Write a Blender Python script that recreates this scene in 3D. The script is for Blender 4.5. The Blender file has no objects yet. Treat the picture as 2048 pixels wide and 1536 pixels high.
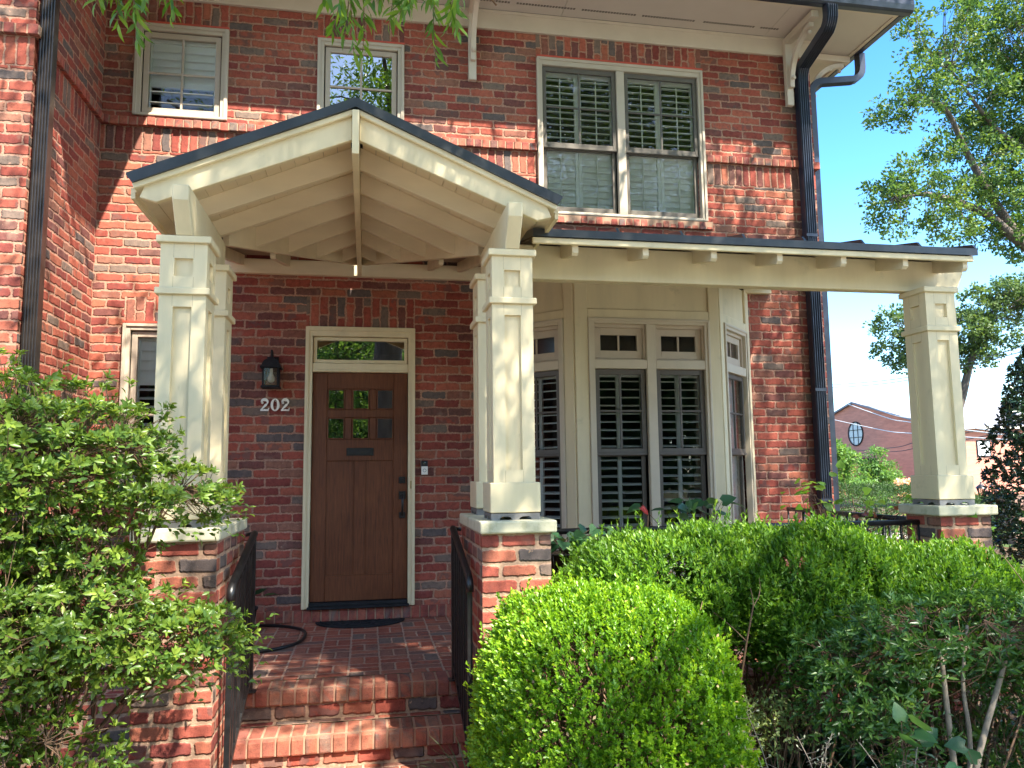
import bpy, math, random
import numpy as np
from mathutils import Vector, Matrix
random.seed(7)
rng = np.random.default_rng(11)
scene = bpy.context.scene
col = scene.collection
R = math.radians
SX_, SY_ = 0.363, 0.615      # metres the light travels per metre of fall
SUN = np.array([SX_, -SY_, 1.0]); SUN /= np.linalg.norm(SUN)

# ------------------------------------------------------------------ helpers
def nrm(v):
    v = np.asarray(v, float); return v / (np.linalg.norm(v) + 1e-12)

def adopt(o, parent):
    o.parent = parent
    if parent.type == 'EMPTY': o.matrix_parent_inverse = Matrix.Translation(-parent.location)

class MB:
    """collects boxes, prisms, tubes... and links them as ONE mesh object"""
    def __init__(s, origin=(0, 0, 0), u=(1, 0, 0), d=(0, 1, 0)):
        s.v = []; s.f = []; s.uv = []; s.mi = []; s.smooth = []
        s.o = np.array(origin, float); s.u = nrm(u); s.d = nrm(d); s.z = np.array([0, 0, 1.0])
    def w(s, p):
        return s.o + s.u * p[0] + s.d * p[1] + s.z * p[2]
    def face(s, pts, uv=None, mi=0, world=False, smooth=False):
        i = len(s.v)
        s.v += [tuple(p) if world else tuple(s.w(p)) for p in pts]
        s.f.append(tuple(range(i, i + len(pts))))
        if uv is None:
            n = np.cross(np.subtract(pts[1], pts[0]), np.subtract(pts[2], pts[0])); a = np.abs(n)
            if a[1] >= a[0] and a[1] >= a[2]: uv = [(p[0], p[2]) for p in pts]
            elif a[0] >= a[2]: uv = [(p[1], p[2]) for p in pts]
            else: uv = [(p[0], p[1]) for p in pts]
        s.uv += list(uv); s.mi.append(mi); s.smooth.append(smooth)
    def hexa(s, c, mi=0, uvf=None):
        # c: 8 corners, bottom 0-3 (ccw from above), top 4-7
        for q in ((3, 2, 1, 0), (4, 5, 6, 7), (0, 1, 5, 4), (1, 2, 6, 5), (2, 3, 7, 6), (3, 0, 4, 7)):
            s.face([c[k] for k in q], None if uvf is None else uvf, mi)
    def box(s, x0, x1, y0, y1, z0, z1, mi=0):
        s.hexa([(x0, y0, z0), (x1, y0, z0), (x1, y1, z0), (x0, y1, z0), (x0, y0, z1), (x1, y0, z1), (x1, y1, z1), (x0, y1, z1)], mi)
    def ring(s, x0, x1, z0, z1, wl, wr, wb, wt, y0, y1, mi=0):
        s.box(x0, x0 + wl, y0, y1, z0, z1, mi); s.box(x1 - wr, x1, y0, y1, z0, z1, mi)
        if wb: s.box(x0 + wl, x1 - wr, y0, y1, z0, z0 + wb, mi)
        if wt: s.box(x0 + wl, x1 - wr, y0, y1, z1 - wt, z1, mi)
    def prism_y(s, poly, y0, y1, mi=0):
        """poly in (x,z) extruded along y"""
        A = 0.5 * sum(poly[i][0] * poly[(i + 1) % len(poly)][1] - poly[(i + 1) % len(poly)][0] * poly[i][1] for i in range(len(poly)))
        if A < 0: poly = poly[::-1]
        n = len(poly)
        s.face([(p[0], y0, p[1]) for p in poly], None, mi)
        s.face([(p[0], y1, p[1]) for p in poly[::-1]], None, mi)
        for i in range(n):
            a, b = poly[i], poly[(i + 1) % n]
            s.face([(b[0], y0, b[1]), (a[0], y0, a[1]), (a[0], y1, a[1]), (b[0], y1, b[1])], None, mi)
    def prism_x(s, poly, x0, x1, mi=0):
        """poly in (y,z) extruded along x"""
        A = 0.5 * sum(poly[i][0] * poly[(i + 1) % len(poly)][1] - poly[(i + 1) % len(poly)][0] * poly[i][1] for i in range(len(poly)))
        if A < 0: poly = poly[::-1]
        n = len(poly)
        s.face([(x1, p[0], p[1]) for p in poly], None, mi)
        s.face([(x0, p[0], p[1]) for p in poly[::-1]], None, mi)
        for i in range(n):
            a, b = poly[i], poly[(i + 1) % n]
            s.face([(x1, b[0], b[1]), (x1, a[0], a[1]), (x0, a[0], a[1]), (x0, b[0], b[1])], None, mi)
    def prism_z(s, poly, z0, z1, mi=0):
        A = 0.5 * sum(poly[i][0] * poly[(i + 1) % len(poly)][1] - poly[(i + 1) % len(poly)][0] * poly[i][1] for i in range(len(poly)))
        if A < 0: poly = poly[::-1]
        n = len(poly)
        s.face([(p[0], p[1], z1) for p in poly], None, mi)
        s.face([(p[0], p[1], z0) for p in poly[::-1]], None, mi)
        for i in range(n):
            a, b = poly[i], poly[(i + 1) % n]
            s.face([(a[0], a[1], z0), (b[0], b[1], z0), (b[0], b[1], z1), (a[0], a[1], z1)], None, mi)
    def tube(s, pts, r, sides=6, mi=0, cap=True):
        pts = [np.array(p, float) for p in pts]; n = len(pts)
        rs = r if hasattr(r, '__len__') else [r] * n
        t0 = nrm(pts[1] - pts[0]); a = np.cross(t0, [0, 0, 1.0])
        if np.linalg.norm(a) < .05: a = np.cross(t0, [1.0, 0, 0])
        a = nrm(a); rings = []
        for i in range(n):
            t = nrm(pts[min(i + 1, n - 1)] - pts[max(i - 1, 0)])
            a = nrm(a - t * np.dot(a, t)); b = np.cross(t, a)
            rings.append([pts[i] + rs[i] * (a * math.cos(2 * math.pi * k / sides) + b * math.sin(2 * math.pi * k / sides)) for k in range(sides)])
        base = len(s.v)
        for rg in rings: s.v += [tuple(s.w(p)) for p in rg]
        L = 0
        for i in range(n - 1):
            L2 = L + np.linalg.norm(pts[i + 1] - pts[i])
            for k in range(sides):
                k2 = (k + 1) % sides
                s.f.append((base + i * sides + k, base + i * sides + k2, base + (i + 1) * sides + k2, base + (i + 1) * sides + k))
                s.uv += [(k / sides, L), ((k + 1) / sides, L), ((k + 1) / sides, L2), (k / sides, L2)]
                s.mi.append(mi); s.smooth.append(True)
            L = L2
        if cap and sides > 3:
            s.f.append(tuple(base + k for k in range(sides))[::-1]); s.f.append(tuple(base + (n - 1) * sides + k for k in range(sides)))
            s.uv += [(0, 0)] * (2 * sides); s.mi += [mi, mi]; s.smooth += [False, False]
    def sweep(s, prof, path, side, mi=0):
        """prof: closed list of (a,b); a along side, b along cross(t,side)"""
        path = [np.array(p, float) for p in path]; n = len(path); side = nrm(side); rings = []
        for i in range(n):
            ta = nrm(path[i] - path[i - 1]) if i else nrm(path[1] - path[0])
            tb = nrm(path[i + 1] - path[i]) if i < n - 1 else ta
            t = nrm(ta + tb); m = 1 / max(.4, float(np.dot(t, ta)))
            b = nrm(np.cross(t, side))
            rings.append([path[i] + side * a_ + b * b_ * m for a_, b_ in prof])
        k = len(prof)
        for i in range(n - 1):
            for j in range(k):
                j2 = (j + 1) % k
                s.face([rings[i][j], rings[i][j2], rings[i + 1][j2], rings[i + 1][j]], None, mi)
        s.face(rings[0][::-1], None, mi); s.face(rings[-1], None, mi)
    def lathe(s, prof, c, seg=20, mi=0):
        base = len(s.v)
        for r, z in prof:
            for k in range(seg):
                a = 2 * math.pi * k / seg
                s.v.append(tuple(s.w((c[0] + r * math.cos(a), c[1] + r * math.sin(a), c[2] + z))))
        for i in range(len(prof) - 1):
            for k in range(seg):
                k2 = (k + 1) % seg
                s.f.append((base + i * seg + k, base + i * seg + k2, base + (i + 1) * seg + k2, base + (i + 1) * seg + k))
                s.uv += [(k / seg, prof[i][1]), ((k + 1) / seg, prof[i][1]), ((k + 1) / seg, prof[i + 1][1]), (k / seg, prof[i + 1][1])]
                s.mi.append(mi); s.smooth.append(True)
    def build(s, name, mats, parent=None, bevel=0, seg=1):
        me = bpy.data.meshes.new(name); me.from_pydata(s.v, [], s.f)
        if not isinstance(mats, (list, tuple)): mats = [mats]
        for m in mats: me.materials.append(m)
        uvl = me.uv_layers.new(name='UVMap')
        uvl.data.foreach_set('uv', np.array(s.uv, np.float32).ravel())
        me.polygons.foreach_set('material_index', np.array(s.mi, np.int32))
        me.polygons.foreach_set('use_smooth', np.array(s.smooth, bool))
        me.update()
        o = bpy.data.objects.new(name, me); col.objects.link(o)
        if parent is not None: adopt(o, parent)
        if bevel:
            b = o.modifiers.new('bevel', 'BEVEL'); b.width = bevel; b.segments = seg; b.limit_method = 'ANGLE'; b.angle_limit = R(40)
            w = o.modifiers.new('weld', 'WELD'); w.merge_threshold = 1e-5
            o.modifiers.move(1, 0)
        return o

def tag(o, label=None, cat=None, group=None, kind=None):
    if label: o['label'] = label
    if cat: o['category'] = cat
    if group: o['group'] = group
    if kind: o['kind'] = kind
    return o
def empty(name, label, cat, group=None, loc=(0, 0, 0)):
    o = bpy.data.objects.new(name, None); col.objects.link(o); o.empty_display_size = .1
    o.location = loc
    return tag(o, label, cat, group)
def copy_tree(o, parent=None):
    c = o.copy(); col.objects.link(c)
    if parent is not None: c.parent = parent
    for ch in list(o.children): copy_tree(ch, c)
    return c

# ------------------------------------------------------------------ node helpers
class NT:
    def __init__(s, name):
        s.m = bpy.data.materials.new(name); s.m.use_nodes = True; s.t = s.m.node_tree; s.t.nodes.clear()
        s.out = s.t.nodes.new('ShaderNodeOutputMaterial')
    def n(s, kind, **kw):
        x = s.t.nodes.new('ShaderNode' + kind)
        for k, v in kw.items(): setattr(x, k, v)
        return x
    def l(s, a, b): s.t.links.new(a, b)
    def val(s, inp, v):
        if hasattr(v, 'is_output') or isinstance(v, bpy.types.NodeSocket): s.l(v, inp)
        else: inp.default_value = v
    def math(s, op, a, b=None, c=None, clamp=False):
        x = s.n('Math', operation=op, use_clamp=clamp); s.val(x.inputs[0], a)
        if b is not None: s.val(x.inputs[1], b)
        if c is not None: s.val(x.inputs[2], c)
        return x.outputs[0]
    def noise(s, vec, scale, detail=3, rough=.55, dim='3D'):
        x = s.n('TexNoise', noise_dimensions=dim); s.l(vec, x.inputs['Vector']); x.inputs['Scale'].default_value = scale
        x.inputs['Detail'].default_value = detail; x.inputs['Roughness'].default_value = rough
        return x
    def mix(s, fac, a, b, blend='MIX'):
        x = s.n('Mix', data_type='RGBA', blend_type=blend); s.val(x.inputs[0], fac)
        for i, v in ((6, a), (7, b)):
            if isinstance(v, bpy.types.NodeSocket): s.l(v, x.inputs[i])
            else: x.inputs[i].default_value = (*v, 1) if len(v) == 3 else v
        return x.outputs[2]
    def ramp(s, fac, stops, interp='LINEAR'):
        x = s.n('ValToRGB'); s.l(fac, x.inputs[0]); cr = x.color_ramp; cr.interpolation = interp
        while len(cr.elements) > 1: cr.elements.remove(cr.elements[0])
        cr.elements[0].position = stops[0][0]; cr.elements[0].color = (*stops[0][1], 1)
        for p, c in stops[1:]:
            e = cr.elements.new(p); e.color = (*c, 1)
        return x.outputs[0]
    def smooth(s, v, a, b):
        x = s.n('MapRange', interpolation_type='SMOOTHSTEP'); s.val(x.inputs[0], v); x.inputs[1].default_value = a; x.inputs[2].default_value = b
        return x.outputs[0]
    def bsdf(s, color, rough=.6, spec=.4, metal=0, height=None, bstr=.5, bdist=.01):
        p = s.n('BsdfPrincipled'); s.val(p.inputs['Base Color'], (*color, 1) if not isinstance(color, bpy.types.NodeSocket) else color)
        s.val(p.inputs['Roughness'], rough); p.inputs['Specular IOR Level'].default_value = spec; p.inputs['Metallic'].default_value = metal
        if height is not None:
            b = s.n('Bump'); b.inputs['Strength'].default_value = bstr; b.inputs['Distance'].default_value = bdist
            s.l(height, b.inputs['Height']); s.l(b.outputs[0], p.inputs['Normal'])
        s.l(p.outputs[0], s.out.inputs[0]); return p

BRICK_STOPS = [(0, (0.319, 0.085, 0.060)), (.13, (0.258, 0.065, 0.049)), (.26, (0.364, 0.109, 0.072)), (.37, (0.218, 0.058, 0.048)), (.48, (0.297, 0.079, 0.056)), (.58, (0.336, 0.114, 0.072)),
               (.67, (0.168, 0.067, 0.058)), (.745, (0.230, 0.095, 0.070)), (.80, (0.185, 0.133, 0.108)), (.87, (0.125, 0.099, 0.092)), (.92, (0.162, 0.079, 0.066)), (.96, (0.263, 0.122, 0.086))]

def brick_color(T, h, obj, stops=BRICK_STOPS):
    c = T.ramp(h, stops, 'CONSTANT')
    n1 = T.noise(obj, 26, 4, .65).outputs[0]; n2 = T.noise(obj, 150, 2, .6).outputs[0]; n3 = T.noise(obj, 7, 2).outputs[0]
    k = T.math('ADD', T.math('MULTIPLY', n1, .75), T.math('MULTIPLY', n2, .5))
    c = T.mix(1, c, T.ramp(k, [(.36, (.50, .48, .48)), (.60, (1, 1, 1)), (.85, (1.36, 1.28, 1.18))]), 'MULTIPLY')
    c = T.mix(T.smooth(n3, .60, .75), c, T.mix(.5, c, (.30, .20, .15)))
    return c, n1, n2

def brick_mat(name, L=.2286, H=.0785, off=.5, joint=.0064, mode='bond', mortar=(.42, .232, .162), wob=1.6, stops=BRICK_STOPS):
    T = NT(name); tc = T.n('TexCoord'); uv = tc.outputs['UV']; obj = tc.outputs['Object']
    d1 = T.n('VectorMath', operation='SUBTRACT'); T.l(T.noise(uv, 15, 2, .5).outputs['Color'], d1.inputs[0]); d1.inputs[1].default_value = (.5, .5, .5)
    d2 = T.n('VectorMath', operation='SCALE'); T.l(d1.outputs[0], d2.inputs[0]); d2.inputs[3].default_value = .017 * wob
    d3 = T.n('VectorMath', operation='SUBTRACT'); T.l(T.noise(uv, 75, 2, .5).outputs['Color'], d3.inputs[0]); d3.inputs[1].default_value = (.5, .5, .5)
    d4 = T.n('VectorMath', operation='SCALE'); T.l(d3.outputs[0], d4.inputs[0]); d4.inputs[3].default_value = .0085 * wob
    a = T.n('VectorMath', operation='ADD'); T.l(uv, a.inputs[0]); T.l(d2.outputs[0], a.inputs[1])
    b = T.n('VectorMath', operation='ADD'); T.l(a.outputs[0], b.inputs[0]); T.l(d4.outputs[0], b.inputs[1])
    sp = T.n('SeparateXYZ'); T.l(b.outputs[0], sp.inputs[0]); u, v = sp.outputs[0], sp.outputs[1]
    fl = lambda x: T.math('FLOOR', x)
    fr = lambda x: T.math('FRACT', x)
    if mode == 'bond':
        vv = T.math('DIVIDE', v, H); row = fl(vv); fv = fr(vv)
        wn = T.n('TexWhiteNoise', noise_dimensions='1D'); T.l(row, wn.inputs['W'])
        sh = T.math('MULTIPLY', T.math('FLOORED_MODULO', row, 2.0), off)
        if off: sh = T.math('ADD', sh, T.math('MULTIPLY', wn.outputs[0], .12))
        uu = T.math('ADD', T.math('DIVIDE', u, L), sh); cl = fl(uu); fu = fr(uu)
        dx = T.math('MULTIPLY', T.math('MINIMUM', fu, T.math('SUBTRACT', 1.0, fu)), L)
        dy = T.math('MULTIPLY', T.math('MINIMUM', fv, T.math('SUBTRACT', 1.0, fv)), H)
        cu, cv = cl, row
    else:   # basket weave: squares of two bricks, direction alternating
        S = .205
        uu = T.math('DIVIDE', u, S); vv = T.math('DIVIDE', v, S); cx = fl(uu); cy = fl(vv)
        par = T.math('FLOORED_MODULO', T.math('ADD', cx, cy), 2.0); fu, fv = fr(uu), fr(vv)
        def mx(x, y): return T.math('ADD', T.math('MULTIPLY', x, par), T.math('MULTIPLY', y, T.math('SUBTRACT', 1.0, par)))
        lo = mx(fu, fv); sh_ = mx(fv, fu)          # lo: along length; sh_: across two bricks
        s2 = T.math('MULTIPLY', sh_, 2.0); half = fl(s2); fs = fr(s2)
        dx = T.math('MULTIPLY', T.math('MINIMUM', lo, T.math('SUBTRACT', 1.0, lo)), S)
        dy = T.math('MULTIPLY', T.math('MINIMUM', fs, T.math('SUBTRACT', 1.0, fs)), S / 2)
        cu = T.math('ADD', T.math('MULTIPLY', cx, 2.0), half); cv = cy
    cmb = T.n('CombineXYZ'); T.l(cu, cmb.inputs[0]); T.l(cv, cmb.inputs[1])
    wh = T.n('TexWhiteNoise', noise_dimensions='2D'); T.l(cmb.outputs[0], wh.inputs['Vector'])
    hsep = T.n('SeparateColor'); T.l(wh.outputs['Color'], hsep.inputs[0])
    j = T.math('ADD', joint * .72, T.math('MULTIPLY', hsep.outputs[1], joint * .55))
    r = .013
    qx = T.math('MAXIMUM', T.math('SUBTRACT', T.math('ADD', j, r), dx), 0.0); qy = T.math('MAXIMUM', T.math('SUBTRACT', T.math('ADD', j, r), dy), 0.0)
    q = T.math('SQRT', T.math('ADD', T.math('MULTIPLY', qx, qx), T.math('MULTIPLY', qy, qy)))
    mask = T.math('SUBTRACT', 1.0, T.smooth(q, r - .0035, r + .0015))     # 1 = brick face
    hgt0 = T.math('SUBTRACT', 1.0, T.smooth(q, r - .008, r + .003))
    bc, n1, n2 = brick_color(T, wh.outputs[0], obj, stops)
    # a second, darker flash on some bricks
    fl_ = T.math('MULTIPLY', T.smooth(hsep.outputs[2], .80, .82), T.smooth(T.noise(obj, 9, 2).outputs[0], .50, .58))
    bc = T.mix(T.math('MULTIPLY', fl_, .55), bc, (.115, .088, .08))
    sm = T.smooth(T.noise(obj, 34, 3, .6).outputs[0], .66, .72)            # smears of mortar left on the faces
    bc = T.mix(T.math('MULTIPLY', sm, T.smooth(hsep.outputs[0], .55, .85)), bc, mortar)
    mn = T.noise(obj, 60, 3).outputs[0]
    mc = T.mix(T.smooth(mn, .35, .7), tuple(x * .8 for x in mortar), tuple(min(1, x * 1.12) for x in mortar))
    colr = T.mix(mask, mc, bc)
    big = T.noise(obj, 1.3, 5, .62).outputs[0]; colr = T.mix(1, colr, T.ramp(big, [(.3, (.76, .75, .76)), (.52, (1, 1, 1)), (.75, (1.16, 1.14, 1.12))]), 'MULTIPLY')
    mp = T.n('Mapping'); T.l(obj, mp.inputs[0]); mp.inputs['Scale'].default_value = (3.2, 3.2, .35); stn = T.noise(mp.outputs[0], 1.6, 4, .65).outputs[0]; colr = T.mix(T.math('MULTIPLY', T.smooth(stn, .56, .74), .35), colr, (.16, .11, .085)); pal = T.noise(obj, 3.1, 6, .75).outputs[0]; colr = T.mix(T.math('MULTIPLY', T.smooth(pal, .62, .78), .28), colr, (.50, .38, .31))
    h = T.math('ADD', T.math('MULTIPLY', hgt0, T.math('ADD', .8, T.math('MULTIPLY', hsep.outputs[0], .35))), T.math('ADD', T.math('MULTIPLY', n1, .30), T.math('MULTIPLY', n2, .16)))
    T.bsdf(colr, .95, .12, 0, h, .9, .009)
    return T.m

def rowlock_mat(name, stops=BRICK_STOPS):
    """single modelled bricks: UV.x holds the brick's own number"""
    T = NT(name); tc = T.n('TexCoord'); sp = T.n('SeparateXYZ'); T.l(tc.outputs['UV'], sp.inputs[0])
    wh = T.n('TexWhiteNoise', noise_dimensions='1D'); T.l(sp.outputs[0], wh.inputs['W'])
    c, n1, n2 = brick_color(T, wh.outputs[0], tc.outputs['Object'], stops)
    T.bsdf(c, .85, .25, 0, T.math('ADD', n1, T.math('MULTIPLY', n2, .5)), .6, .006); return T.m

def plain_mat(name, color, rough=.6, spec=.4, metal=0, var=.15, scale=9, bump=.15, bscale=120, bdist=.002, stretch=None, dirt=None):
    T = NT(name); tc = T.n('TexCoord'); vec = tc.outputs['Object']
    if stretch:
        mp = T.n('Mapping'); T.l(vec, mp.inputs[0]); mp.inputs['Scale'].default_value = stretch; v2 = mp.outputs[0]
    else: v2 = vec
    n1 = T.noise(v2, scale, 4, .6).outputs[0]
    c = T.mix(T.smooth(n1, .25, .75), tuple(x * (1 - var) for x in color), tuple(min(1, x * (1 + var * .6)) for x in color))
    if dirt:
        d = T.noise(vec, dirt[1], 5, .7).outputs[0]
        c = T.mix(T.math('MULTIPLY', T.smooth(d, dirt[2], dirt[2] + .16), dirt[3]), c, dirt[0])
    n2 = T.noise(v2, bscale, 3, .6).outputs[0]
    T.bsdf(c, rough, spec, metal, n2, bump, bdist); return T.m

def leaf_mat(name, stops, trans=.35, rough=.42, spec=.4, tcol=1.5):
    T = NT(name); at = T.n('Attribute', attribute_name='rnd')
    c = T.ramp(at.outputs['Fac'], stops)
    p = T.n('BsdfPrincipled'); T.l(c, p.inputs['Base Color']); p.inputs['Roughness'].default_value = rough; p.inputs['Specular IOR Level'].default_value = spec
    tr = T.n('BsdfTranslucent'); T.l(T.mix(1, c, (1.25 * tcol, 1.15 * tcol, .55 * tcol), 'MULTIPLY'), tr.inputs[0])
    mx = T.n('MixShader'); mx.inputs[0].default_value = trans; T.l(p.outputs[0], mx.inputs[1]); T.l(tr.outputs[0], mx.inputs[2])
    T.l(mx.outputs[0], T.out.inputs[0]); return T.m

def glass_mat(name, refl=.10, tint=(.92, .95, .94), rough=.0, wav=.0, mul=1.7):
    T = NT(name); fz = T.n('Fresnel'); fz.inputs[0].default_value = 1.5
    g = T.n('BsdfGlossy'); g.inputs['Roughness'].default_value = rough; t = T.n('BsdfTransparent'); t.inputs[0].default_value = (*tint, 1)
    if wav:
        tc = T.n('TexCoord'); b = T.n('Bump'); b.inputs['Strength'].default_value = wav; b.inputs['Distance'].default_value = .02
        T.l(T.noise(tc.outputs['Object'], 2.2, 1).outputs[0], b.inputs['Height']); T.l(b.outputs[0], g.inputs['Normal'])
    mx = T.n('MixShader'); T.l(T.math('ADD', T.math('MULTIPLY', fz.outputs[0], mul), refl, clamp=True), mx.inputs[0])
    T.l(t.outputs[0], mx.inputs[1]); T.l(g.outputs[0], mx.inputs[2]); T.l(mx.outputs[0], T.out.inputs[0]); return T.m

M = {}
M['brick'] = brick_mat('red_brick_wall')
M['soldier'] = brick_mat('red_brick_soldier', off=0.0)
M['soldier_half'] = brick_mat('red_brick_head', off=.5)
M['brick_pier'] = brick_mat('red_brick_pier', L=.2, joint=.0085, wob=1.25, mortar=(.43, .275, .185))
M['brick_floor'] = brick_mat('brick_basket_weave', mode='weave', joint=.0058, mortar=(.44, .28, .20), wob=.8,
    stops=[(0, (.32, .105, .068)), (.2, (.27, .09, .06)), (.4, (.36, .14, .09)), (.6, (.30, .125, .085)), (.75, (.24, .115, .085)), (.9, (.17, .125, .105))])
M['rowlock'] = rowlock_mat('rowlock_brick')
M['step_brick'] = rowlock_mat('step_brick', [(0, (.32, .115, .072)), (.2, (.26, .085, .058)), (.4, (.35, .145, .088)), (.55, (.235, .085, .064)), (.66, (.29, .125, .082)), (.78, (.18, .105, .08)), (.86, (.14, .115, .10)), (.93, (.22, .155, .12))])
M['mortar'] = plain_mat('mortar', (.40, .245, .165), .9, .2, bump=.5, bscale=160, bdist=.004)
M['cream'] = plain_mat('cream_paint', (.72, .605, .385), .55, .35, var=.10, scale=5, bump=.35, bscale=55, bdist=.002, stretch=(1, 1, .18), dirt=((.40, .36, .22), 5, .58, .38))
M['cream_ceiling'] = plain_mat('cream_paint_soffit', (.70, .585, .40), .6, .3, var=.09, scale=5, bump=.18, bscale=60, bdist=.0012, stretch=(.3, 1, 1), dirt=((.34, .28, .18), 3.2, .62, .28))
M['trim'] = plain_mat('taupe_window_trim', (.50, .42, .325), .5, .35, var=.06, scale=4, bump=.12, bscale=70, bdist=.001)
M['sash_tan'] = plain_mat('tan_sash', (.46, .37, .285), .45, .4, var=.05, bump=.05)
M['sash_dark'] = plain_mat('dark_brown_sash', (.12, .103, .085), .42, .4, var=.08, bump=.05)
M['shutter'] = plain_mat('white_shutter', (.86, .84, .79), .45, .4, var=.03, bump=.03)
M['eave'] = plain_mat('eave_paint', (.60, .505, .40), .6, .3, var=.06, scale=3, bump=.1, dirt=((.4, .33, .25), 3, .64, .25))
M['soffit'] = plain_mat('soffit_panel', (.56, .485, .42), .6, .3, var=.04, scale=3, bump=.05)
M['roof'] = plain_mat('dark_metal_roof', (.030, .034, .037), .38, .5, metal=0, var=.35, scale=6, bump=.08, bscale=30)
M['bronze'] = plain_mat('dark_bronze_metal', (.026, .020, .017), .30, .55, var=.3, scale=12, bump=.05, bscale=40)
M['sky_tinted_bronze'] = plain_mat('sky_tinted_metal', (.022, .029, .050), .32, .55, var=.3, scale=12, bump=.05, bscale=40)  # dark bronze with reflected sky and flare blue put into its colour
M['black'] = plain_mat('black_iron', (.012, .012, .013), .38, .5, var=.4, scale=20, bump=.25, bscale=90, bdist=.001)
M['matte_black'] = plain_mat('matte_black', (.016, .016, .018), .75, .3, var=.4, scale=20, bump=.4, bscale=120)
M['red_lintel'] = plain_mat('red_steel_lintel', (.52, .085, .05), .5, .4)
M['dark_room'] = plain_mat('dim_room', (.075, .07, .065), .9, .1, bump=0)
M['seam'] = plain_mat('paint_seam', (.40, .33, .20), .7, .2, var=.1)
M['cap'] = plain_mat('cast_stone_cap', (.56, .52, .37), .85, .2, var=.10, scale=7, bump=.4, bscale=140, bdist=.002, dirt=((.30, .29, .17), 11, .50, .5))
M['gray_metal'] = plain_mat('gray_cast_metal', (.24, .23, .22), .5, .5, metal=.4, var=.25, scale=20, bump=.2)
M['gap'] = plain_mat('dark_underside', (.035, .028, .022), .9, .1)
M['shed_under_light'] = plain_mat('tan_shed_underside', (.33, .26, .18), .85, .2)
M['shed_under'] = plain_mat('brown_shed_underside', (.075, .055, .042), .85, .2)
M['white'] = plain_mat('white_paint', (.92, .88, .78), .45, .4, var=.04)
M['brass'] = plain_mat('aged_brass', (.42, .33, .15), .4, .5, metal=.7)
M['glass'] = glass_mat('window_glass', .03, wav=.008)
M['glass_up'] = glass_mat('upper_window_glass', .26, wav=.012)
M['glass_door'] = glass_mat('door_glass', .22, tint=(.55, .6, .55), wav=.012)
M['glass_mid'] = glass_mat('shuttered_window_glass', .0, tint=(.95, .97, .96), wav=.01, mul=1.5)
M['glass_bay'] = glass_mat('screened_bay_glass', .0, tint=(.76, .78, .76), wav=.008, mul=2.0)
M['trim_bay'] = plain_mat('cream_window_casing', (.60, .51, .375), .5, .35, var=.06, scale=4, bump=.12, bscale=70, bdist=.001)
M['sash_bay'] = plain_mat('tan_transom_sash', (.54, .44, .325), .45, .4, var=.05, bump=.05)
M['screen'] = glass_mat('screened_glass', .02, tint=(.62, .64, .64), rough=.12)
def wood():
    T = NT('stained_door_wood'); tc = T.n('TexCoord'); mp = T.n('Mapping'); T.l(tc.outputs['Object'], mp.inputs[0]); mp.inputs['Scale'].default_value = (14, 14, .9)
    n = T.noise(mp.outputs[0], 6, 5, .62).outputs[0]; n2 = T.noise(tc.outputs['Object'], 1.6, 3).outputs[0]
    c = T.ramp(n, [(.28, (.082, .024, .010)), (.5, (.140, .043, .016)), (.72, (.195, .064, .024))])
    c = T.mix(T.smooth(n2, .35, .75), c, T.mix(1, c, (.72, .66, .62), 'MULTIPLY'))
    T.bsdf(c, .42, .4, 0, n, .12, .002); return T.m
M['wood'] = wood()
# ------------------------------------------------------------------ the house
FZ = -0.055          # porch floor
GZ = -0.44           # ground at the foot of the steps
house = empty('brick_house', 'two storey red brick house with cream trim and a brown wooden front door', 'house', loc=(2, 3, GZ))

def brick_wall(name, origin, u, d, x0, x1, z0, z1, holes=(), zones=(), reveal=.10, parent=house, mat=None, ud=0.0):
    """wall face in its own (u,z) plane; zones: (x0,x1,z0,z1,material index) laid as standing bricks"""
    m = MB(origin, u, d)
    xs = sorted({x0, x1, *[v for h in holes for v in h[:2]], *[v for q in zones for v in q[:2]]}); xs = [x for x in xs if x0 <= x <= x1]
    zs = sorted({z0, z1, *[v for h in holes for v in h[2:4]], *[v for q in zones for v in q[2:4]]}); zs = [z for z in zs if z0 <= z <= z1]
    for i in range(len(xs) - 1):
        for k in range(len(zs) - 1):
            a, b, c, e = xs[i], xs[i + 1], zs[k], zs[k + 1]; mx, mz = (a + b) / 2, (c + e) / 2
            if any(h[0] < mx < h[1] and h[2] < mz < h[3] for h in holes): continue
            zone = next((q for q in zones if q[0] < mx < q[1] and q[2] < mz < q[3]), None)
            P = [(a, 0, c), (b, 0, c), (b, 0, e), (a, 0, e)]
            if zone: m.face(P, [(p[2] - zone[2] + 31.776, p[0]) for p in P], zone[4])
            else: m.face(P, [(p[0] + ud, p[2] - FZ) for p in P], 0)
    for h in holes:
        a, b, c, e = h[:4]
        for P in ([(a, 0, c), (a, 0, e), (a, reveal, e), (a, reveal, c)], [(b, 0, c), (b, reveal, c), (b, reveal, e), (b, 0, e)],
                  [(a, 0, e), (b, 0, e), (b, reveal, e), (a, reveal, e)], [(a, 0, c), (a, reveal, c), (b, reveal, c), (b, 0, c)]):
            m.face(P)
    return m.build(name, [mat or M['brick'], M['soldier'], M['soldier_half']], parent)

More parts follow.
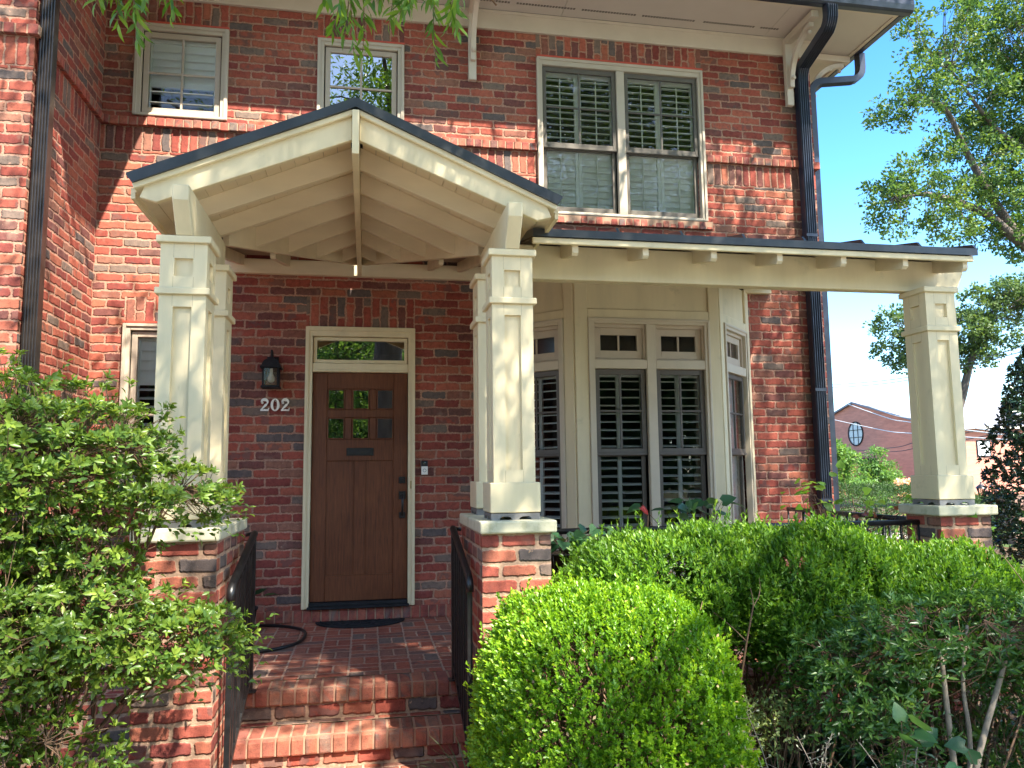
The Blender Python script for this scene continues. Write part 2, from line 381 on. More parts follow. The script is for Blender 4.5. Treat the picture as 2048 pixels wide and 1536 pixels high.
WX, HX = -1.846, 5.15
W1 = (-1.585, -.775, 4.466, 5.345); W2 = (.025, .839, 4.466, 5.345); W3 = (2.145, 3.905, 3.735, 5.345)
W4 = (-1.583, -.775, 1.00, 2.56); DR = (-.036, .948, .06, 2.562); BAY = (1.80, 4.20, -.05, 3.05)
SC0, SC1, SC2 = 4.135, 4.363, 4.441      # string course: soldiers, then the projecting row
heads = [(W1[0], W1[1], 5.345, 5.60, 2), (W2[0], W2[1], 5.345, 5.60, 2), (W3[0], W3[1], 5.345, 5.60, 2), (DR[0], DR[1], 2.565, 2.845, 2), (W4[0], W4[1], 2.56, 2.80, 2)]
zones = heads + [(WX, W3[0], SC0, SC1, 1), (W3[1], HX, SC0, SC1, 1)]
brick_wall('front_wall', (0, 0, 0), (1, 0, 0), (0, 1, 0), WX, HX, GZ - .1, 5.80, [W1, W2, W3, W4, DR, BAY], zones)
brick_wall('side_wall', (HX, 0, 0), (0, 1, 0), (-1, 0, 0), 0, 9, GZ - .1, 5.80, [], [(0, 9, SC0, SC1, 1)], ud=.11)
brick_wall('wing_side_wall', (WX, -1.42, 0), (0, 1, 0), (-1, 0, 0), 0, 1.42, GZ - .1, 5.80, [], [(0, 1.42, SC0, SC1, 1)], ud=.07)
brick_wall('wing_front_wall', (0, -1.42, 0), (1, 0, 0), (0, 1, 0), -7, WX, GZ - .1, 5.80, [], [(-7, WX, SC0, SC1, 1)], ud=.05)

# projecting brick rows (each brick its own block, pointed with mortar behind)
def rowlocks(name, x0, x1, z0, z1, yout, origin=(0, 0, 0), u=(1, 0, 0), d=(0, 1, 0), parent=house, w=.0665, gap=.011, jit=.005, mat='rowlock', yin=.02, bev=.006, tilt=0):
    m = MB(origin, u, d); n = max(1, round((x1 - x0) / (w + gap))); st = (x1 - x0) / n
    for i in range(n):
        a = x0 + i * st + gap / 2; b = a + st - gap; k = 1000 * random.random()
        o1 = yout + random.uniform(-jit, jit); dz = random.uniform(-.004, .003); s0 = random.uniform(-.0015, .0015)
        c = [(a + s0, o1, z0 + dz), (b + s0, o1, z0 + dz), (b + s0, yin, z0 + dz), (a + s0, yin, z0 + dz),
             (a, o1 + tilt, z1 + dz - tilt * .3), (b, o1 + tilt, z1 + dz - tilt * .3), (b, yin, z1 + dz), (a, yin, z1 + dz)]
        m.hexa(c, 0, [(k, 0)] * 4)
    r = m.build(name, M[mat], parent, bevel=bev, seg=2)
    q = MB(origin, u, d); q.box(x0, x1, yout + .007, yin - .003, z0 + .005, z1 - .004); q.build('mortar_bed', M['mortar'], r)
    return r
rowlocks('string_course', WX, W3[0] - .01, SC1, SC2, -.040)
rowlocks('string_course', W3[1] + .01, HX + .040, SC1, SC2, -.040)
rowlocks('string_course', .0, 2.0, SC1, SC2, -.040, (HX, 0, 0), (0, 1, 0), (-1, 0, 0))
rowlocks('string_course', 0.0, 1.39, SC1, SC2, -.040, (WX, -1.42, 0), (0, 1, 0), (-1, 0, 0))
rowlocks('string_course', -4, WX + .040, SC1, SC2, -.040, (0, -1.42, 0))
rowlocks('window_sill', W3[0] - .05, W3[1] + .05, W3[2] - .088, W3[2] - .002, -.04, tilt=.012)

# ---- eaves: frieze, soffit, gutter, brackets, roof
m = MB(); m.box(WX + .02, HX + .028, -.030, .03, 5.597, 5.79)
m.box(WX + .02, HX + .028, -.042, -.030, 5.760, 5.79); m.build('frieze_board', M['eave'], house, bevel=.004)
m = MB(); m.box(HX, HX + .03, .031, 9, 5.597, 5.79); m.build('frieze_board', M['eave'], house, bevel=.004)
m = MB(); m.box(-7, WX + .03, -1.45, -1.42, 5.597, 5.79); m.box(WX, WX + .03, -1.419, -.031, 5.597, 5.79); m.build('frieze_board', M['eave'], house, bevel=.004)
SO = 5.79
m = MB(); m.box(-1.02, 2.40, -.60, -.0425, SO, SO + .02); m.box(2.404, 4.62, -.60, -.0425, SO, SO + .02); m.box(4.624, 5.74, -.60, 9, SO + .0005, SO + .0205)
m.box(-7, -1.025, -2.02, .0, SO, SO + .02)
sf = m.build('soffit', M['soffit'], house)
m = MB()                                                # rows of vent slots punched in the soffit panels
x = 1.56
while x < 4.7:
    for r_ in range(2):
        if (x * 10) % 6.4 < 5.7: m.box(x, x + .022, -.196 + r_ * .016, -.188 + r_ * .016, SO - .0015, SO + .001)
    x += .030
m.build('vent_slots', M['gap'], sf)
m = MB(); m.box(-1.02, 5.78, -.635, -.600, SO - .012, SO + .09); m.box(5.74, 5.78, -.599, 9, SO - .0122, SO + .0898)
m.box(-1.06, -1.02, -2.05, -.60, SO - .012, SO + .09); m.box(-7, -1.02, -2.06, -2.02, SO - .0118, SO + .0902); m.build('fascia', M['eave'], house)
m = MB()
m.prism_x([(-.636, SO + .10), (-.636, SO - .02), (-.70, SO - .02), (-.722, SO), (-.735, SO + .05), (-.735, SO + .10)], -.96, 5.885)
m.prism_y([(5.781, SO + .10), (5.781, SO - .02), (5.845, SO - .02), (5.867, SO), (5.885, SO + .05), (5.885, SO + .10)], -.634, 9)
m.prism_y([(-1.019, SO + .10), (-1.019, SO - .02), (-.98, SO - .02), (-.965, SO), (-.96, SO + .05), (-.96, SO + .10)], -2.1, -.736)
m.build('gutter', M['sky_tinted_bronze'], house, bevel=.004)
m = MB()
m.face([(-1.0, -.74, SO + .105), (5.88, -.74, SO + .105), (2.6, 3.2, SO + 2.1), (-1.0, 3.2, SO + 2.1)])
m.face([(5.88, -.74, SO + .105), (5.88, 9, SO + .105), (2.6, 9, SO + 2.1), (2.6, 3.2, SO + 2.1)])
m.face([(-1.0, -.73, SO + .105), (-1.0, 3.2, SO + 2.1), (-4.2, 3.2, SO + 2.1), (-4.2, 1.2, SO + 2.1), (-1.0, -2.1, SO + .105)])
m.face([(-1.0, -2.1, SO + .105), (-4.2, 1.2, SO + 2.1), (-8, 1.2, SO + 2.1), (-8, -2.1, SO + .105)])
m.face([(-8, 1.2, SO + 2.1), (-4.2, 1.2, SO + 2.1), (-4.2, 3.2, SO + 2.1), (2.6, 3.2, SO + 2.1), (2.6, 9, SO + 2.1), (-8, 9, SO + 2.1)])
m.build('roof', plain_mat('roof_shingles', (.055, .05, .048), .9, .2, var=.4, scale=14), house)

def bracket(origin, u, d):
    m = MB(origin, u, d); w = .038
    m.box(-w, w, -.085, -.031, 5.02, 5.765); m.box(-w, w, -.600, -.087, 5.695, 5.765)
    b = m.build('eave_bracket', M['eave'], house, bevel=.004)
    q = MB(origin, u, d); n = 14; c = (-.56, 5.20)     # curved brace bulging toward the wall corner
    inn, out = [], []
    for i in range(n + 1):
        t = i / n; y = -.085 - .44 * (1 - math.cos(t * math.pi / 2)); z = 5.20 + .485 * math.sin(t * math.pi / 2)
        nx, nz = math.cos(t * math.pi / 2), -math.sin(t * math.pi / 2)
        out.append((y, z)); inn.append((y - .046 * math.cos(t * math.pi / 2), z - .046 * math.sin(t * math.pi / 2)))
    for i in range(n):
        q.hexa([(-.024, inn[i][0], inn[i][1]), (.024, inn[i][0], inn[i][1]), (.024, out[i][0], out[i][1]), (-.024, out[i][0], out[i][1]),
                (-.024, inn[i + 1][0], inn[i + 1][1]), (.024, inn[i + 1][0], inn[i + 1][1]), (.024, out[i + 1][0], out[i + 1][1]), (-.024, out[i + 1][0], out[i + 1][1])])
    q.build('curved_brace', M['eave'], b)
    for (y, z) in ((-.150, 5.285), (-.47, 5.60)):
        k = MB(origin, u, d)
        k.lathe([(.001, -.021), (.012, -.018), (.020, -.008), (.021, 0), (.020, .008), (.012, .018), (.001, .021)], (0, y - .012, z), 12)
        k.build('knob', M['eave'], b)
bracket((1.495, 0, 0), (1, 0, 0), (0, 1, 0)); bracket((4.865, 0, 0), (1, 0, 0), (0, 1, 0)); bracket((HX, .18, 0), (0, 1, 0), (-1, 0, 0))

# ---- windows
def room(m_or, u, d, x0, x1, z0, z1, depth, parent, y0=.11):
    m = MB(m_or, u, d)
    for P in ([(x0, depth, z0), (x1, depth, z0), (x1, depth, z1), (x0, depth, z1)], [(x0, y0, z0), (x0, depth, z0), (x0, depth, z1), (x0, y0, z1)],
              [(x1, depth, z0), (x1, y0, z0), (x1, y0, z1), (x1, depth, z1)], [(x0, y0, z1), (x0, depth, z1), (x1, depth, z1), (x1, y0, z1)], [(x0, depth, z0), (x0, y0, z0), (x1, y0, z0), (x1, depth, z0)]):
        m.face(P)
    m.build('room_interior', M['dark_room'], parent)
def shutters(fr, x0, x1, z0, z1, parent, y=.12, stile=.035, split=None, tilt=(20, 20), pitch=.058, mid=None, rod=True):
    """plantation shutter: frame and tilted slats; tilt lower / upper in degrees (90 = shut)"""
    m = MB(*fr); panels = [(x0, x1)] if split is None else [(x0, split), (split, x1)]
    mid = (z0 + z1) / 2 if mid is None else mid
    for a, b in panels:
        m.ring(a + .001, b - .001, z0, z1, stile, stile, .05, .05, y, y + .026)
        m.box(a + stile + .001, b - stile - .001, y, y + .026, mid - .025, mid + .025)
        for zz0, zz1, tl in ((z0 + .05, mid - .025, tilt[0]), (mid + .025, z1 - .05, tilt[1])):
            n = max(1, int((zz1 - zz0) / pitch)); st = (zz1 - zz0) / n
            for i in range(n):
                zc = zz0 + (i + .5) * st; t = R(tl); hw = st * .545
                dy, dz = hw * math.cos(t), hw * math.sin(t); th = .004
                a_, b_ = a + stile + .002, b - stile - .002; yc = y + .013
                m.hexa([(a_, yc - dy, zc - dz - th), (b_, yc - dy, zc - dz - th), (b_, yc + dy, zc + dz - th), (a_, yc + dy, zc + dz - th),
                        (a_, yc - dy, zc - dz + th), (b_, yc - dy, zc - dz + th), (b_, yc + dy, zc + dz + th), (a_, yc + dy, zc + dz + th)])
            if rod: m.box((a + b) / 2 - .005, (a + b) / 2 + .005, y - .022, y - .012, zz0 + .03, zz1 - .03)
    m.build('shutter', M['shutter'], parent)
def pane(fr, x0, x1, z0, z1, y, parent, mat='glass'):
    m = MB(*fr); m.face([(x0, y, z0), (x1, y, z0), (x1, y, z1), (x0, y, z1)]); m.build('glass', M[mat], parent)
WF = ((0, 0, 0), (1, 0, 0), (0, 1, 0))
def casement(W, gl, tl, mid):
    x0, x1, z0, z1 = W
    m = MB(*WF); m.ring(x0, x1, z0, z1, .062, .062, .028, .062, -.020, .035); m.ring(x0, x1, z0, z1, .03, .03, .018, .03, -.032, -.0205)
    w = m.build('window', M['trim'], house, bevel=.004)
    s = MB(*WF); a, b, c, e = x0 + .072, x1 - .072, z0 + .036, z1 - .072
    s.ring(a, b, c, e, .046, .046, .05, .046, .004, .044)
    xm, zm = (a + b) / 2, (c + e) / 2; s.box(xm - .010, xm + .010, .008, .020, c + .0505, e - .0465); s.box(a + .0465, xm - .0105, .008, .020, zm - .010, zm + .010); s.box(xm + .0105, b - .0465, .008, .020, zm - .010, zm + .010)
    s.build('sash', M['sash_tan'], w, bevel=.003)
    g = MB(*WF); g.ring(x0 + .0621, x1 - .0621, z0 + .0281, z1 - .0621, .0098, .0098, .0078, .0098, .012, .03); g.build('sash_gap', M['gap'], w)
    pane(WF, a + .04, b - .04, c + .04, e - .04, .022, w, gl)
    if tl: shutters(WF, a + .03, b - .03, c + .02, e - .02, w, .055, .03, tilt=tl, pitch=.075, mid=mid)
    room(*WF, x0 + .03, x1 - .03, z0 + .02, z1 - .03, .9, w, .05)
    lt = MB(*WF); lt.box(x0, x1, -.034, .02, z1 + .001, z1 + .018); lt.build('steel_lintel', M['red_lintel'], w)
    return w
casement(W1, 'glass_mid', (12, 78), 4.80)
casement(W2, 'glass_up', None, None)
casement(W4, 'glass', (15, 78), 2.05)

def double_hung(fr, x0, x1, z0, z1, zm, parent, y, gl='screen', muntin=True, gl_low=None, split=None, tilt=(15, 15), mid=None, shy=.075, sash='sash_dark', pitch=.064, stile=.034, rod=True):
    """dark two-sash window; upper sash with a cross of muntins"""
    s = MB(*fr); s.ring(x0, x1, zm, z1, .038, .038, .038, .045, y, y + .03)
    if muntin:
        xm, zz = (x0 + x1) / 2, (zm + z1) / 2
        s.box(xm - .009, xm + .009, y + .006, y + .022, zm + .0385, z1 - .0455); s.box(x0 + .0385, xm - .0095, y + .006, y + .022, zz - .009, zz + .009); s.box(xm + .0095, x1 - .0385, y + .006, y + .022, zz - .009, zz + .009)
    s.build('upper_sash', M[sash], parent, bevel=.003)
    s = MB(*fr); s.ring(x0 + .006, x1 - .006, z0, zm - .001, .036, .036, .06, .03, y + .031, y + .058); s.box(x0 + .001, x1 - .001, y - .008, y + .03, zm - .022, zm - .0005)
    s.build('lower_sash', M[sash], parent, bevel=.003)
    pane(fr, x0 + .03, x1 - .03, zm + .03, z1 - .03, y + .018, parent, gl); pane(fr, x0 + .03, x1 - .03, z0 + .03, zm - .02, y + .045, parent, gl_low or gl)
    if tilt: shutters(fr, x0 + .004, x1 - .004, z0 + .01, z1 - .01, parent, y + shy, stile, split=split, tilt=tilt, mid=mid, pitch=pitch, rod=rod)
# the big upper pair
x0, x1, z0, z1 = W3
m = MB(*WF); m.ring(x0, x1, z0, z1, .055, .055, .03, .075, -.028, .03); m.ring(x0, x1, z0, z1, .026, .026, .015, .03, -.040, -.0285); m.box(2.972, 3.056, -.022, .03, z0 + .0305, z1 - .0755)
w3 = m.build('window', M['trim'], house, bevel=.004)
for a, b in ((x0 + .062, 2.966), (3.062, x1 - .062)):
    double_hung(WF, a, b, z0 + .036, z1 - .082, 4.44, w3, .0, 'glass_mid', tilt=(74, 16), mid=4.44, split=(a + b) / 2)
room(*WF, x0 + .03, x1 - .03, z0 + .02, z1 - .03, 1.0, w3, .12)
lt = MB(*WF); lt.box(x0, x1, -.043, .02, z1 + .001, z1 + .018); lt.build('steel_lintel', M['red_lintel'], w3)

# ---- front door
m = MB(*WF); x0, x1, z0, z1 = DR
m.ring(x0, x1, z0, z1, .062, .062, 0, .085, -.030, .05); m.ring(x0, x1, z0, z1, .030, .030, 0, .038, -.044, -.0305)
m.box(x0 + .0625, x1 - .0625, -.018, .05, 2.150, 2.232); m.box(x0 + .0625, x1 - .0625, -.028, -.0185, 2.152, 2.172)
df = m.build('door_frame', M['cream'], house, bevel=.004)
m = MB(*WF); m.ring(x0 + .068, x1 - .068, 2.238, 2.470, .03, .03, .028, .028, .0, .035); m.build('transom_sash', M['cream'], df, bevel=.003)
pane(WF, x0 + .09, x1 - .09, 2.26, 2.45, .018, df, 'glass_door')
m = MB(*WF); m.box(.905, .931, -.0335, -.0305, 1.09, 1.16); m.build('latch_plate', M['brass'], df, bevel=.002)
m = MB(*WF); m.box(x0 + .05, x1 - .05, -.06, .06, .055, .078); m.box(x0 + .0635, x1 - .0635, -.035, .06, .0785, .108); m.build('threshold', M['matte_black'], df, bevel=.004)
# door leaf built of stiles, rails and recessed panels
dx0, dx1, dz0, dz1 = .030, .882, .112, 2.146
m = MB(*WF); xs = [dx0, .160, .316, .380, .536, .600, .754, dx1]
f0, f1 = .012, .056
m.box(dx0, .160, f0, f1, dz0, dz1); m.box(.754, dx1, f0, f1, dz0, dz1)
m.box(.1605, .7535, f0, f1, 1.999, dz1); m.box(.1605, .7535, f0, f1, 1.738, 1.810); m.box(.1605, .7535, f0, f1, 1.345, 1.540); m.box(.1605, .7535, f0, f1, dz0, .335)
for a, b in ((.316, .380), (.536, .600)): m.box(a, b, f0, f1, 1.8105, 1.9985); m.box(a, b, f0, f1, 1.5405, 1.7375)
m.box(.404, .508, f0, f1, .3355, 1.3445)
door = m.build('front_door', M['wood'], house, bevel=.004)
m = MB(*WF); m.box(.155, .41, .026, .046, .33, 1.35); m.box(.50, .76, .026, .046, .33, 1.35); m.build('door_panels', M['wood'], door)
for a, b in ((.1605, .316), (.380, .536), (.600, .7535)):
    for c, e in ((1.8105, 1.9985), (1.5405, 1.7375)):
        m = MB(*WF); m.ring(a + .001, b - .001, c + .001, e - .001, .010, .010, .010, .010, .004, .03); m.build('glazing_bead', M['wood'], door, bevel=.002)
        pane(WF, a + .004, b - .004, c + .004, e - .004, .034, door, 'glass_door')
m = MB(*WF); m.box(.335, .577, .0045, .0115, 1.392, 1.462); m.box(.352, .560, .0005, .0042, 1.404, 1.450); m.build('mail_slot', M['black'], door, bevel=.003)
m = MB(*WF); m.box(.804, .864, -.002, .0115, 1.138, 1.198); m.box(.820, .848, -.014, -.0022, 1.154, 1.182); m.build('deadbolt', M['black'], door, bevel=.003)
m = MB(*WF); m.box(.805, .865, -.002, .0115, .995, 1.067); m.box(.808, .862, -.002, .0115, .826, .880)
m.tube([(.835, -.004, 1.02), (.835, -.05, 1.012), (.835, -.066, .985), (.835, -.062, .93), (.835, -.045, .875), (.835, -.004, .853)], [.009, .010, .011, .011, .010, .009], 8)
m.box(.822, .848, -.05, -.0025, 1.036, 1.044); m.build('door_handle', M['black'], door, bevel=.002)
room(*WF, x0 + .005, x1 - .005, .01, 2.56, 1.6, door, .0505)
rowlocks('door_sill_bricks', WX + .02, 1.70, FZ, .052, -.018, w=.068)

# ---- bay window
BY = -.60; BL, BR = 2.317, 3.690; TOP = 3.02
bm = MB()
def panelled(fr, x0, x1, cl, cr, z0, m):
    """corner boards, frieze panel and sill apron of one face of the bay"""
    m.o = np.array(fr[0], float); m.u = nrm(fr[1]); m.d = nrm(fr[2])
    m.box(x0, x0 + cl, -.02, .02, z0, TOP); m.box(x1 - cr, x1, -.02, .02, z0, TOP)
    m.box(x0 + cl + .0005, x1 - cr - .0005, -.018, .02, 2.59, 2.672); m.box(x0 + cl + .0005, x1 - cr - .0005, .004, .02, 2.6725, TOP)
    m.box(x0 + cl + .0005, x1 - cr - .0005, -.018, .02, .38, .46); m.box(x0 + cl + .0005, x1 - cr - .0005, .004, .02, z0, .3795)
bay_front = ((0, BY, 0), (1, 0, 0), (0, 1, 0)); s2 = math.sqrt(.5); LW = .60 * math.sqrt(2)
bay_left = ((BL - .60, 0, 0), (s2, -s2, 0), (s2, s2, 0)); bay_right = ((BR, BY, 0), (s2, s2, 0), (-s2, s2, 0))
panelled(bay_front, BL, BR, .122, .098, FZ, bm); panelled(bay_left, .0, LW, .09, .098, FZ, bm); panelled(bay_right, .0, LW, .09, .098, FZ, bm)
bay = bm.build('bay_window', M['cream'], house, bevel=.004)
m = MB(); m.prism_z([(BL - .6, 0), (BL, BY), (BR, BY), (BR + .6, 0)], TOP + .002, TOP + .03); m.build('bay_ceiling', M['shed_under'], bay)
def bay_unit(fr, cx0, cx1, units, gl='screen', tilt=(10, 10)):
    m = MB(*fr); z0, z1 = .462, 2.588
    m.ring(cx0, cx1, z0, z1, .056, .05, .04, .05, -.026, .03); m.ring(cx0, cx1, z0, z1, .024, .022, .02, .022, -.036, -.0265)
    for i in range(len(units) - 1):
        m.box(units[i][1] + .012, units[i + 1][0] - .012, -.022, .03, z0 + .0405, z1 - .0505)
    for a, b in units: m.box(a - .0115, b + .0115, -.020, .03, 2.134, 2.216)
    c = m.build('casing', M['trim_bay'], bay, bevel=.004)
    for a, b in units:
        s = MB(*fr); s.ring(a - .011, b + .011, 2.217, 2.537, .02, .02, .012, .03, .008, .05)
        s.ring(a + .010, b - .010, 2.232, 2.506, .05, .05, .07, .062, .030, .065); xm = (a + b) / 2; s.box(xm - .008, xm + .008, .034, .05, 2.3025, 2.4435)
        s.build('transom_sash', M['sash_bay'], bay, bevel=.003)
        pane(fr, a + .05, b - .05, 2.29, 2.45, .046, bay, 'screen')
        q = MB(*fr); q.box(a + .04, b - .04, .07, .075, 2.26, 2.48); q.build('transom_blind', plain_mat('dim_blind', (.05, .056, .056), .8), bay)
        double_hung(fr, a, b, z0 + .045, 2.130, 1.386, bay, .012, gl, tilt=tilt, mid=1.386, split=(a + b) / 2, shy=.08, stile=.016, rod=False, pitch=.072)
bay_unit(bay_front, 2.440, 3.592, [(2.506, 2.970), (3.080, 3.534)], 'glass_bay')
bay_unit(bay_left, .092, LW - .10, [(.165, LW - .165)], 'glass_bay')
bay_unit(bay_right, .092, LW - .10, [(.165, LW - .165)], 'screen', tilt=(80, 80))
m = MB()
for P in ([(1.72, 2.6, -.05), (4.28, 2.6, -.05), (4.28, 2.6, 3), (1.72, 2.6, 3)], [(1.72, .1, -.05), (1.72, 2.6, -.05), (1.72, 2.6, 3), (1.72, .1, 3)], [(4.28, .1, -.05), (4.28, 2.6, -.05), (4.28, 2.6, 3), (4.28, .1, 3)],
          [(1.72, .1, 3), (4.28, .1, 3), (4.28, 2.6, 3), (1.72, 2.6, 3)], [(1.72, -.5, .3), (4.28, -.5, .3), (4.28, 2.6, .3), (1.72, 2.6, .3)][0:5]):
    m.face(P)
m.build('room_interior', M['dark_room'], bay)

# ---- downspouts
def ribbed(w, d, ribs=5):
    p = [(-w / 2, -d / 2), (w / 2, -d / 2)]
    f = []
    for i in range(ribs):
        a = w / 2 - (i + .08) * w / ribs; f += [(a, d / 2), (a - w / ribs * .30, d / 2), (a - w / ribs * .42, d / 2 - .013), (a - w / ribs * .76, d / 2 - .013)]
    f += [(-w / 2, d / 2)]
    return p + f
def downspout(label, path, side, mat, w=.102, d=.078, straps=(), flip=False):
    m = MB(); pr = ribbed(w, d)
    if flip: pr = [(a, -b) for a, b in pr][::-1]
    m.sweep(pr, path, side)
    o = tag(m.build('downspout', M[mat], None, bevel=.003), label, 'downspout', 'dark metal downspouts on the house')
    for z in straps:
        p = path[-1]; q = MB(); q.box(p[0] - w / 2 - .004, p[0] + w / 2 + .004, p[1] - d / 2 - .004, p[1] + d / 2 + .01, z, z + .03); q.build('strap', M[mat], o)
    return o
def arc(p0, p1, p2, n=5):
    p0, p1, p2 = map(np.array, (p0, p1, p2)); return [tuple((1 - t) ** 2 * p0 + 2 * t * (1 - t) * p1 + t * t * p2) for t in np.linspace(0, 1, n)]
dp = [(4.975, -.685, SO - .02), (4.975, -.685, SO - .08)] + arc((4.975, -.685, SO - .10), (4.975, -.685, SO - .18), (4.98, -.61, SO - .23)) + arc((5.0, -.13, 5.44), (5.0, -.075, 5.38), (5.0, -.075, 5.30)) + [(5.0, -.075, 3.10), (5.0, -.075, FZ + .03)]
downspout('ribbed dark downspout with an elbow under the eave, right end of the brick front', dp, (1, 0, 0), 'sky_tinted_bronze', .118, .085, (.9, 2.0, 3.6))
dp = [(5.835, .10, SO - .02), (5.835, .10, SO - .14)] + arc((5.835, .10, SO - .18), (5.835, .10, SO - .30), (5.72, .10, SO - .33)) + arc((5.32, .10, 5.40), (5.21, .10, 5.37), (5.21, .10, 5.25)) + [(5.21, .10, 3.0), (5.21, .10, FZ)]
downspout('thin dark downspout on the side wall, just round the right corner of the house', dp, (0, 1, 0), 'sky_tinted_bronze', .095, .07)
downspout('dark bronze downspout by the left wing corner, rising behind the azalea', [(-1.772, -1.375, 5.9), (-1.772, -1.375, 3.0), (-1.772, -1.375, GZ)], (1, 0, 0), 'bronze', .095, .08)
# ------------------------------------------------------------------ entrance porch
XC = .440; MS = .432; ZA = 3.29
zt = lambda x: ZA - MS * abs(x - XC)
porch = empty('entrance_porch', 'gabled entrance porch on paired cream columns in front of the wooden door', 'porch', loc=(.44, -2.5, GZ))

def make_column(parent, cx, cy, name='column'):
    """square panelled column: shaft, upper die, band, cap, base block on a cast metal stand-off"""
    m = MB(); hw = .116
    def die(z0, z1, pz0, pz1):
        for o_, u_, d_ in (((cx, cy, 0), (1, 0, 0), (0, 1, 0)), ((cx, cy, 0), (0, 1, 0), (-1, 0, 0)), ((cx, cy, 0), (-1, 0, 0), (0, -1, 0)), ((cx, cy, 0), (0, -1, 0), (1, 0, 0))):
            m.o = np.array(o_, float); m.u = nrm(u_); m.d = nrm(d_); p = .046
            # outer skin with a framed, sunken panel
            m.face([(-hw, -hw, z0), (hw, -hw, z0), (hw, -hw, pz0), (-hw, -hw, pz0)]); m.face([(-hw, -hw, pz1), (hw, -hw, pz1), (hw, -hw, z1), (-hw, -hw, z1)])
            m.face([(-hw, -hw, pz0), (-p, -hw, pz0), (-p, -hw, pz1), (-hw, -hw, pz1)]); m.face([(p, -hw, pz0), (hw, -hw, pz0), (hw, -hw, pz1), (p, -hw, pz1)])
            r = -hw + .019
            m.face([(-p, r, pz0), (p, r, pz0), (p, r, pz1), (-p, r, pz1)])
            m.face([(-p, -hw, pz0), (-p, r, pz0), (-p, r, pz1), (-p, -hw, pz1)]); m.face([(p, -hw, pz0), (p, -hw, pz1), (p, r, pz1), (p, r, pz0)])
            for sx_ in (-p - .004, p + .004):
                for za, zb in ((z0, pz0 - .003), (pz1 + .003, z1)): m.face([(sx_ - .0009, -hw - .0004, za), (sx_ + .0009, -hw - .0004, za), (sx_ + .0009, -hw - .0004, zb), (sx_ - .0009, -hw - .0004, zb)], None, 1)
            m.face([(-p, -hw, pz1), (-p, r, pz1), (p, r, pz1), (p, -hw, pz1)]); m.face([(-p, -hw, pz0), (p, -hw, pz0), (p, r, pz0), (-p, r, pz0)])
        m.o = np.zeros(3); m.u = np.array([1., 0, 0]); m.d = np.array([0, 1., 0])
    die(1.172, 2.162, 1.240, 2.100); die(2.1985, 2.436, 2.262, 2.357)
    c = m.build(name, [M['cream'], M['seam']], parent)
    def ringblock(nm, h, z0, z1, bev=.004):
        q = MB(); q.box(cx - h, cx + h, cy - h, cy + h, z0, z1); return q.build(nm, M['cream'], c, bevel=bev)
    ringblock('band', .135, 2.1625, 2.198); ringblock('cap', .136, 2.4365, 2.474); ringblock('base_block', .1385, 1.010, 1.1715)
    q = MB(); h = .134; z0, z1 = .971, 1.0065                     # arched metal stand-off
    q.box(cx - h, cx + h, cy - h, cy + h, z1 - .009, z1 - .0005)
    for o_, u_, d_ in (((cx, cy, 0), (1, 0, 0), (0, 1, 0)), ((cx, cy, 0), (0, 1, 0), (-1, 0, 0)), ((cx, cy, 0), (-1, 0, 0), (0, -1, 0)), ((cx, cy, 0), (0, -1, 0), (1, 0, 0))):
        q.o = np.array(o_, float); q.u = nrm(u_); q.d = nrm(d_)
        lo = [(-h, z0), (-h + .045, z0), (-h + .048, z0 + .010), (-h + .060, z0 + .019), (-.040, z0 + .019), (-.024, z0 + .012), (-.020, z0), (.020, z0), (.024, z0 + .012), (.040, z0 + .019), (h - .060, z0 + .019), (h - .048, z0 + .010), (h - .045, z0), (h, z0)]
        top = z1 - .0095
        for i in range(len(lo) - 1):
            a, b = lo[i], lo[i + 1]
            q.face([(a[0], -h, a[1]), (b[0], -h, b[1]), (b[0], -h, top), (a[0], -h, top)]); q.face([(a[0], -h + .012, a[1]), (b[0], -h + .012, b[1]), (b[0], -h + .012, top), (a[0], -h + .012, top)])
            q.face([(a[0], -h, a[1]), (b[0], -h, b[1]), (b[0], -h + .012, b[1]), (a[0], -h + .012, a[1])])
    q.o = np.zeros(3); q.u = np.array([1., 0, 0]); q.d = np.array([0, 1., 0])
    q.build('stand_off', M['gray_metal'], c)
    return c
def copy_part(o, parent, dx, dy):
    c = o.copy(); col.objects.link(c); adopt(c, parent); c.location = o.location + Vector((dx, dy, 0))
    for ch in list(o.children):
        k = ch.copy(); col.objects.link(k); k.parent = c
    return c
CXL, CXR, CYF, CYB = -.432, 1.310, -2.884, -2.325
c0 = make_column(porch, CXR, CYF)
copy_part(c0, porch, CXL - CXR, 0); copy_part(c0, porch, 0, CYB - CYF); copy_part(c0, porch, CXL - CXR, CYB - CYF)

def pier(x0, x1, y0, y1, ztop, parent, ov=.03, capz=(.905, .971), over=None):
    m = MB(); n = 0
    for P, w in (([(x0, y0), (x1, y0)], 0), ([(x1, y0), (x1, y1)], .1), ([(x1, y1), (x0, y1)], 0), ([(x0, y1), (x0, y0)], .1)):
        (ax, ay), (bx, by) = P; L = math.hypot(bx - ax, by - ay); z0 = GZ - .1
        m.face([(ax, ay, z0), (bx, by, z0), (bx, by, ztop), (ax, ay, ztop)], [(w + 6, z0 - ztop + 7.85), (w + 6 + L, z0 - ztop + 7.85), (w + 6 + L, 7.85), (w + 6, 7.85)])
    m.face([(x0, y0, ztop), (x1, y0, ztop), (x1, y1, ztop), (x0, y1, ztop)])
    p = m.build('pier', M['brick_pier'], parent)
    a, b, c, d = over or (ov, ov, ov, ov)
    q = MB(); q.box(x0 - a, x1 + b, y0 - c, y1 + d, capz[0], capz[1]); q.build('pier_cap', M['cap'], p, bevel=.010, seg=2)
    return p
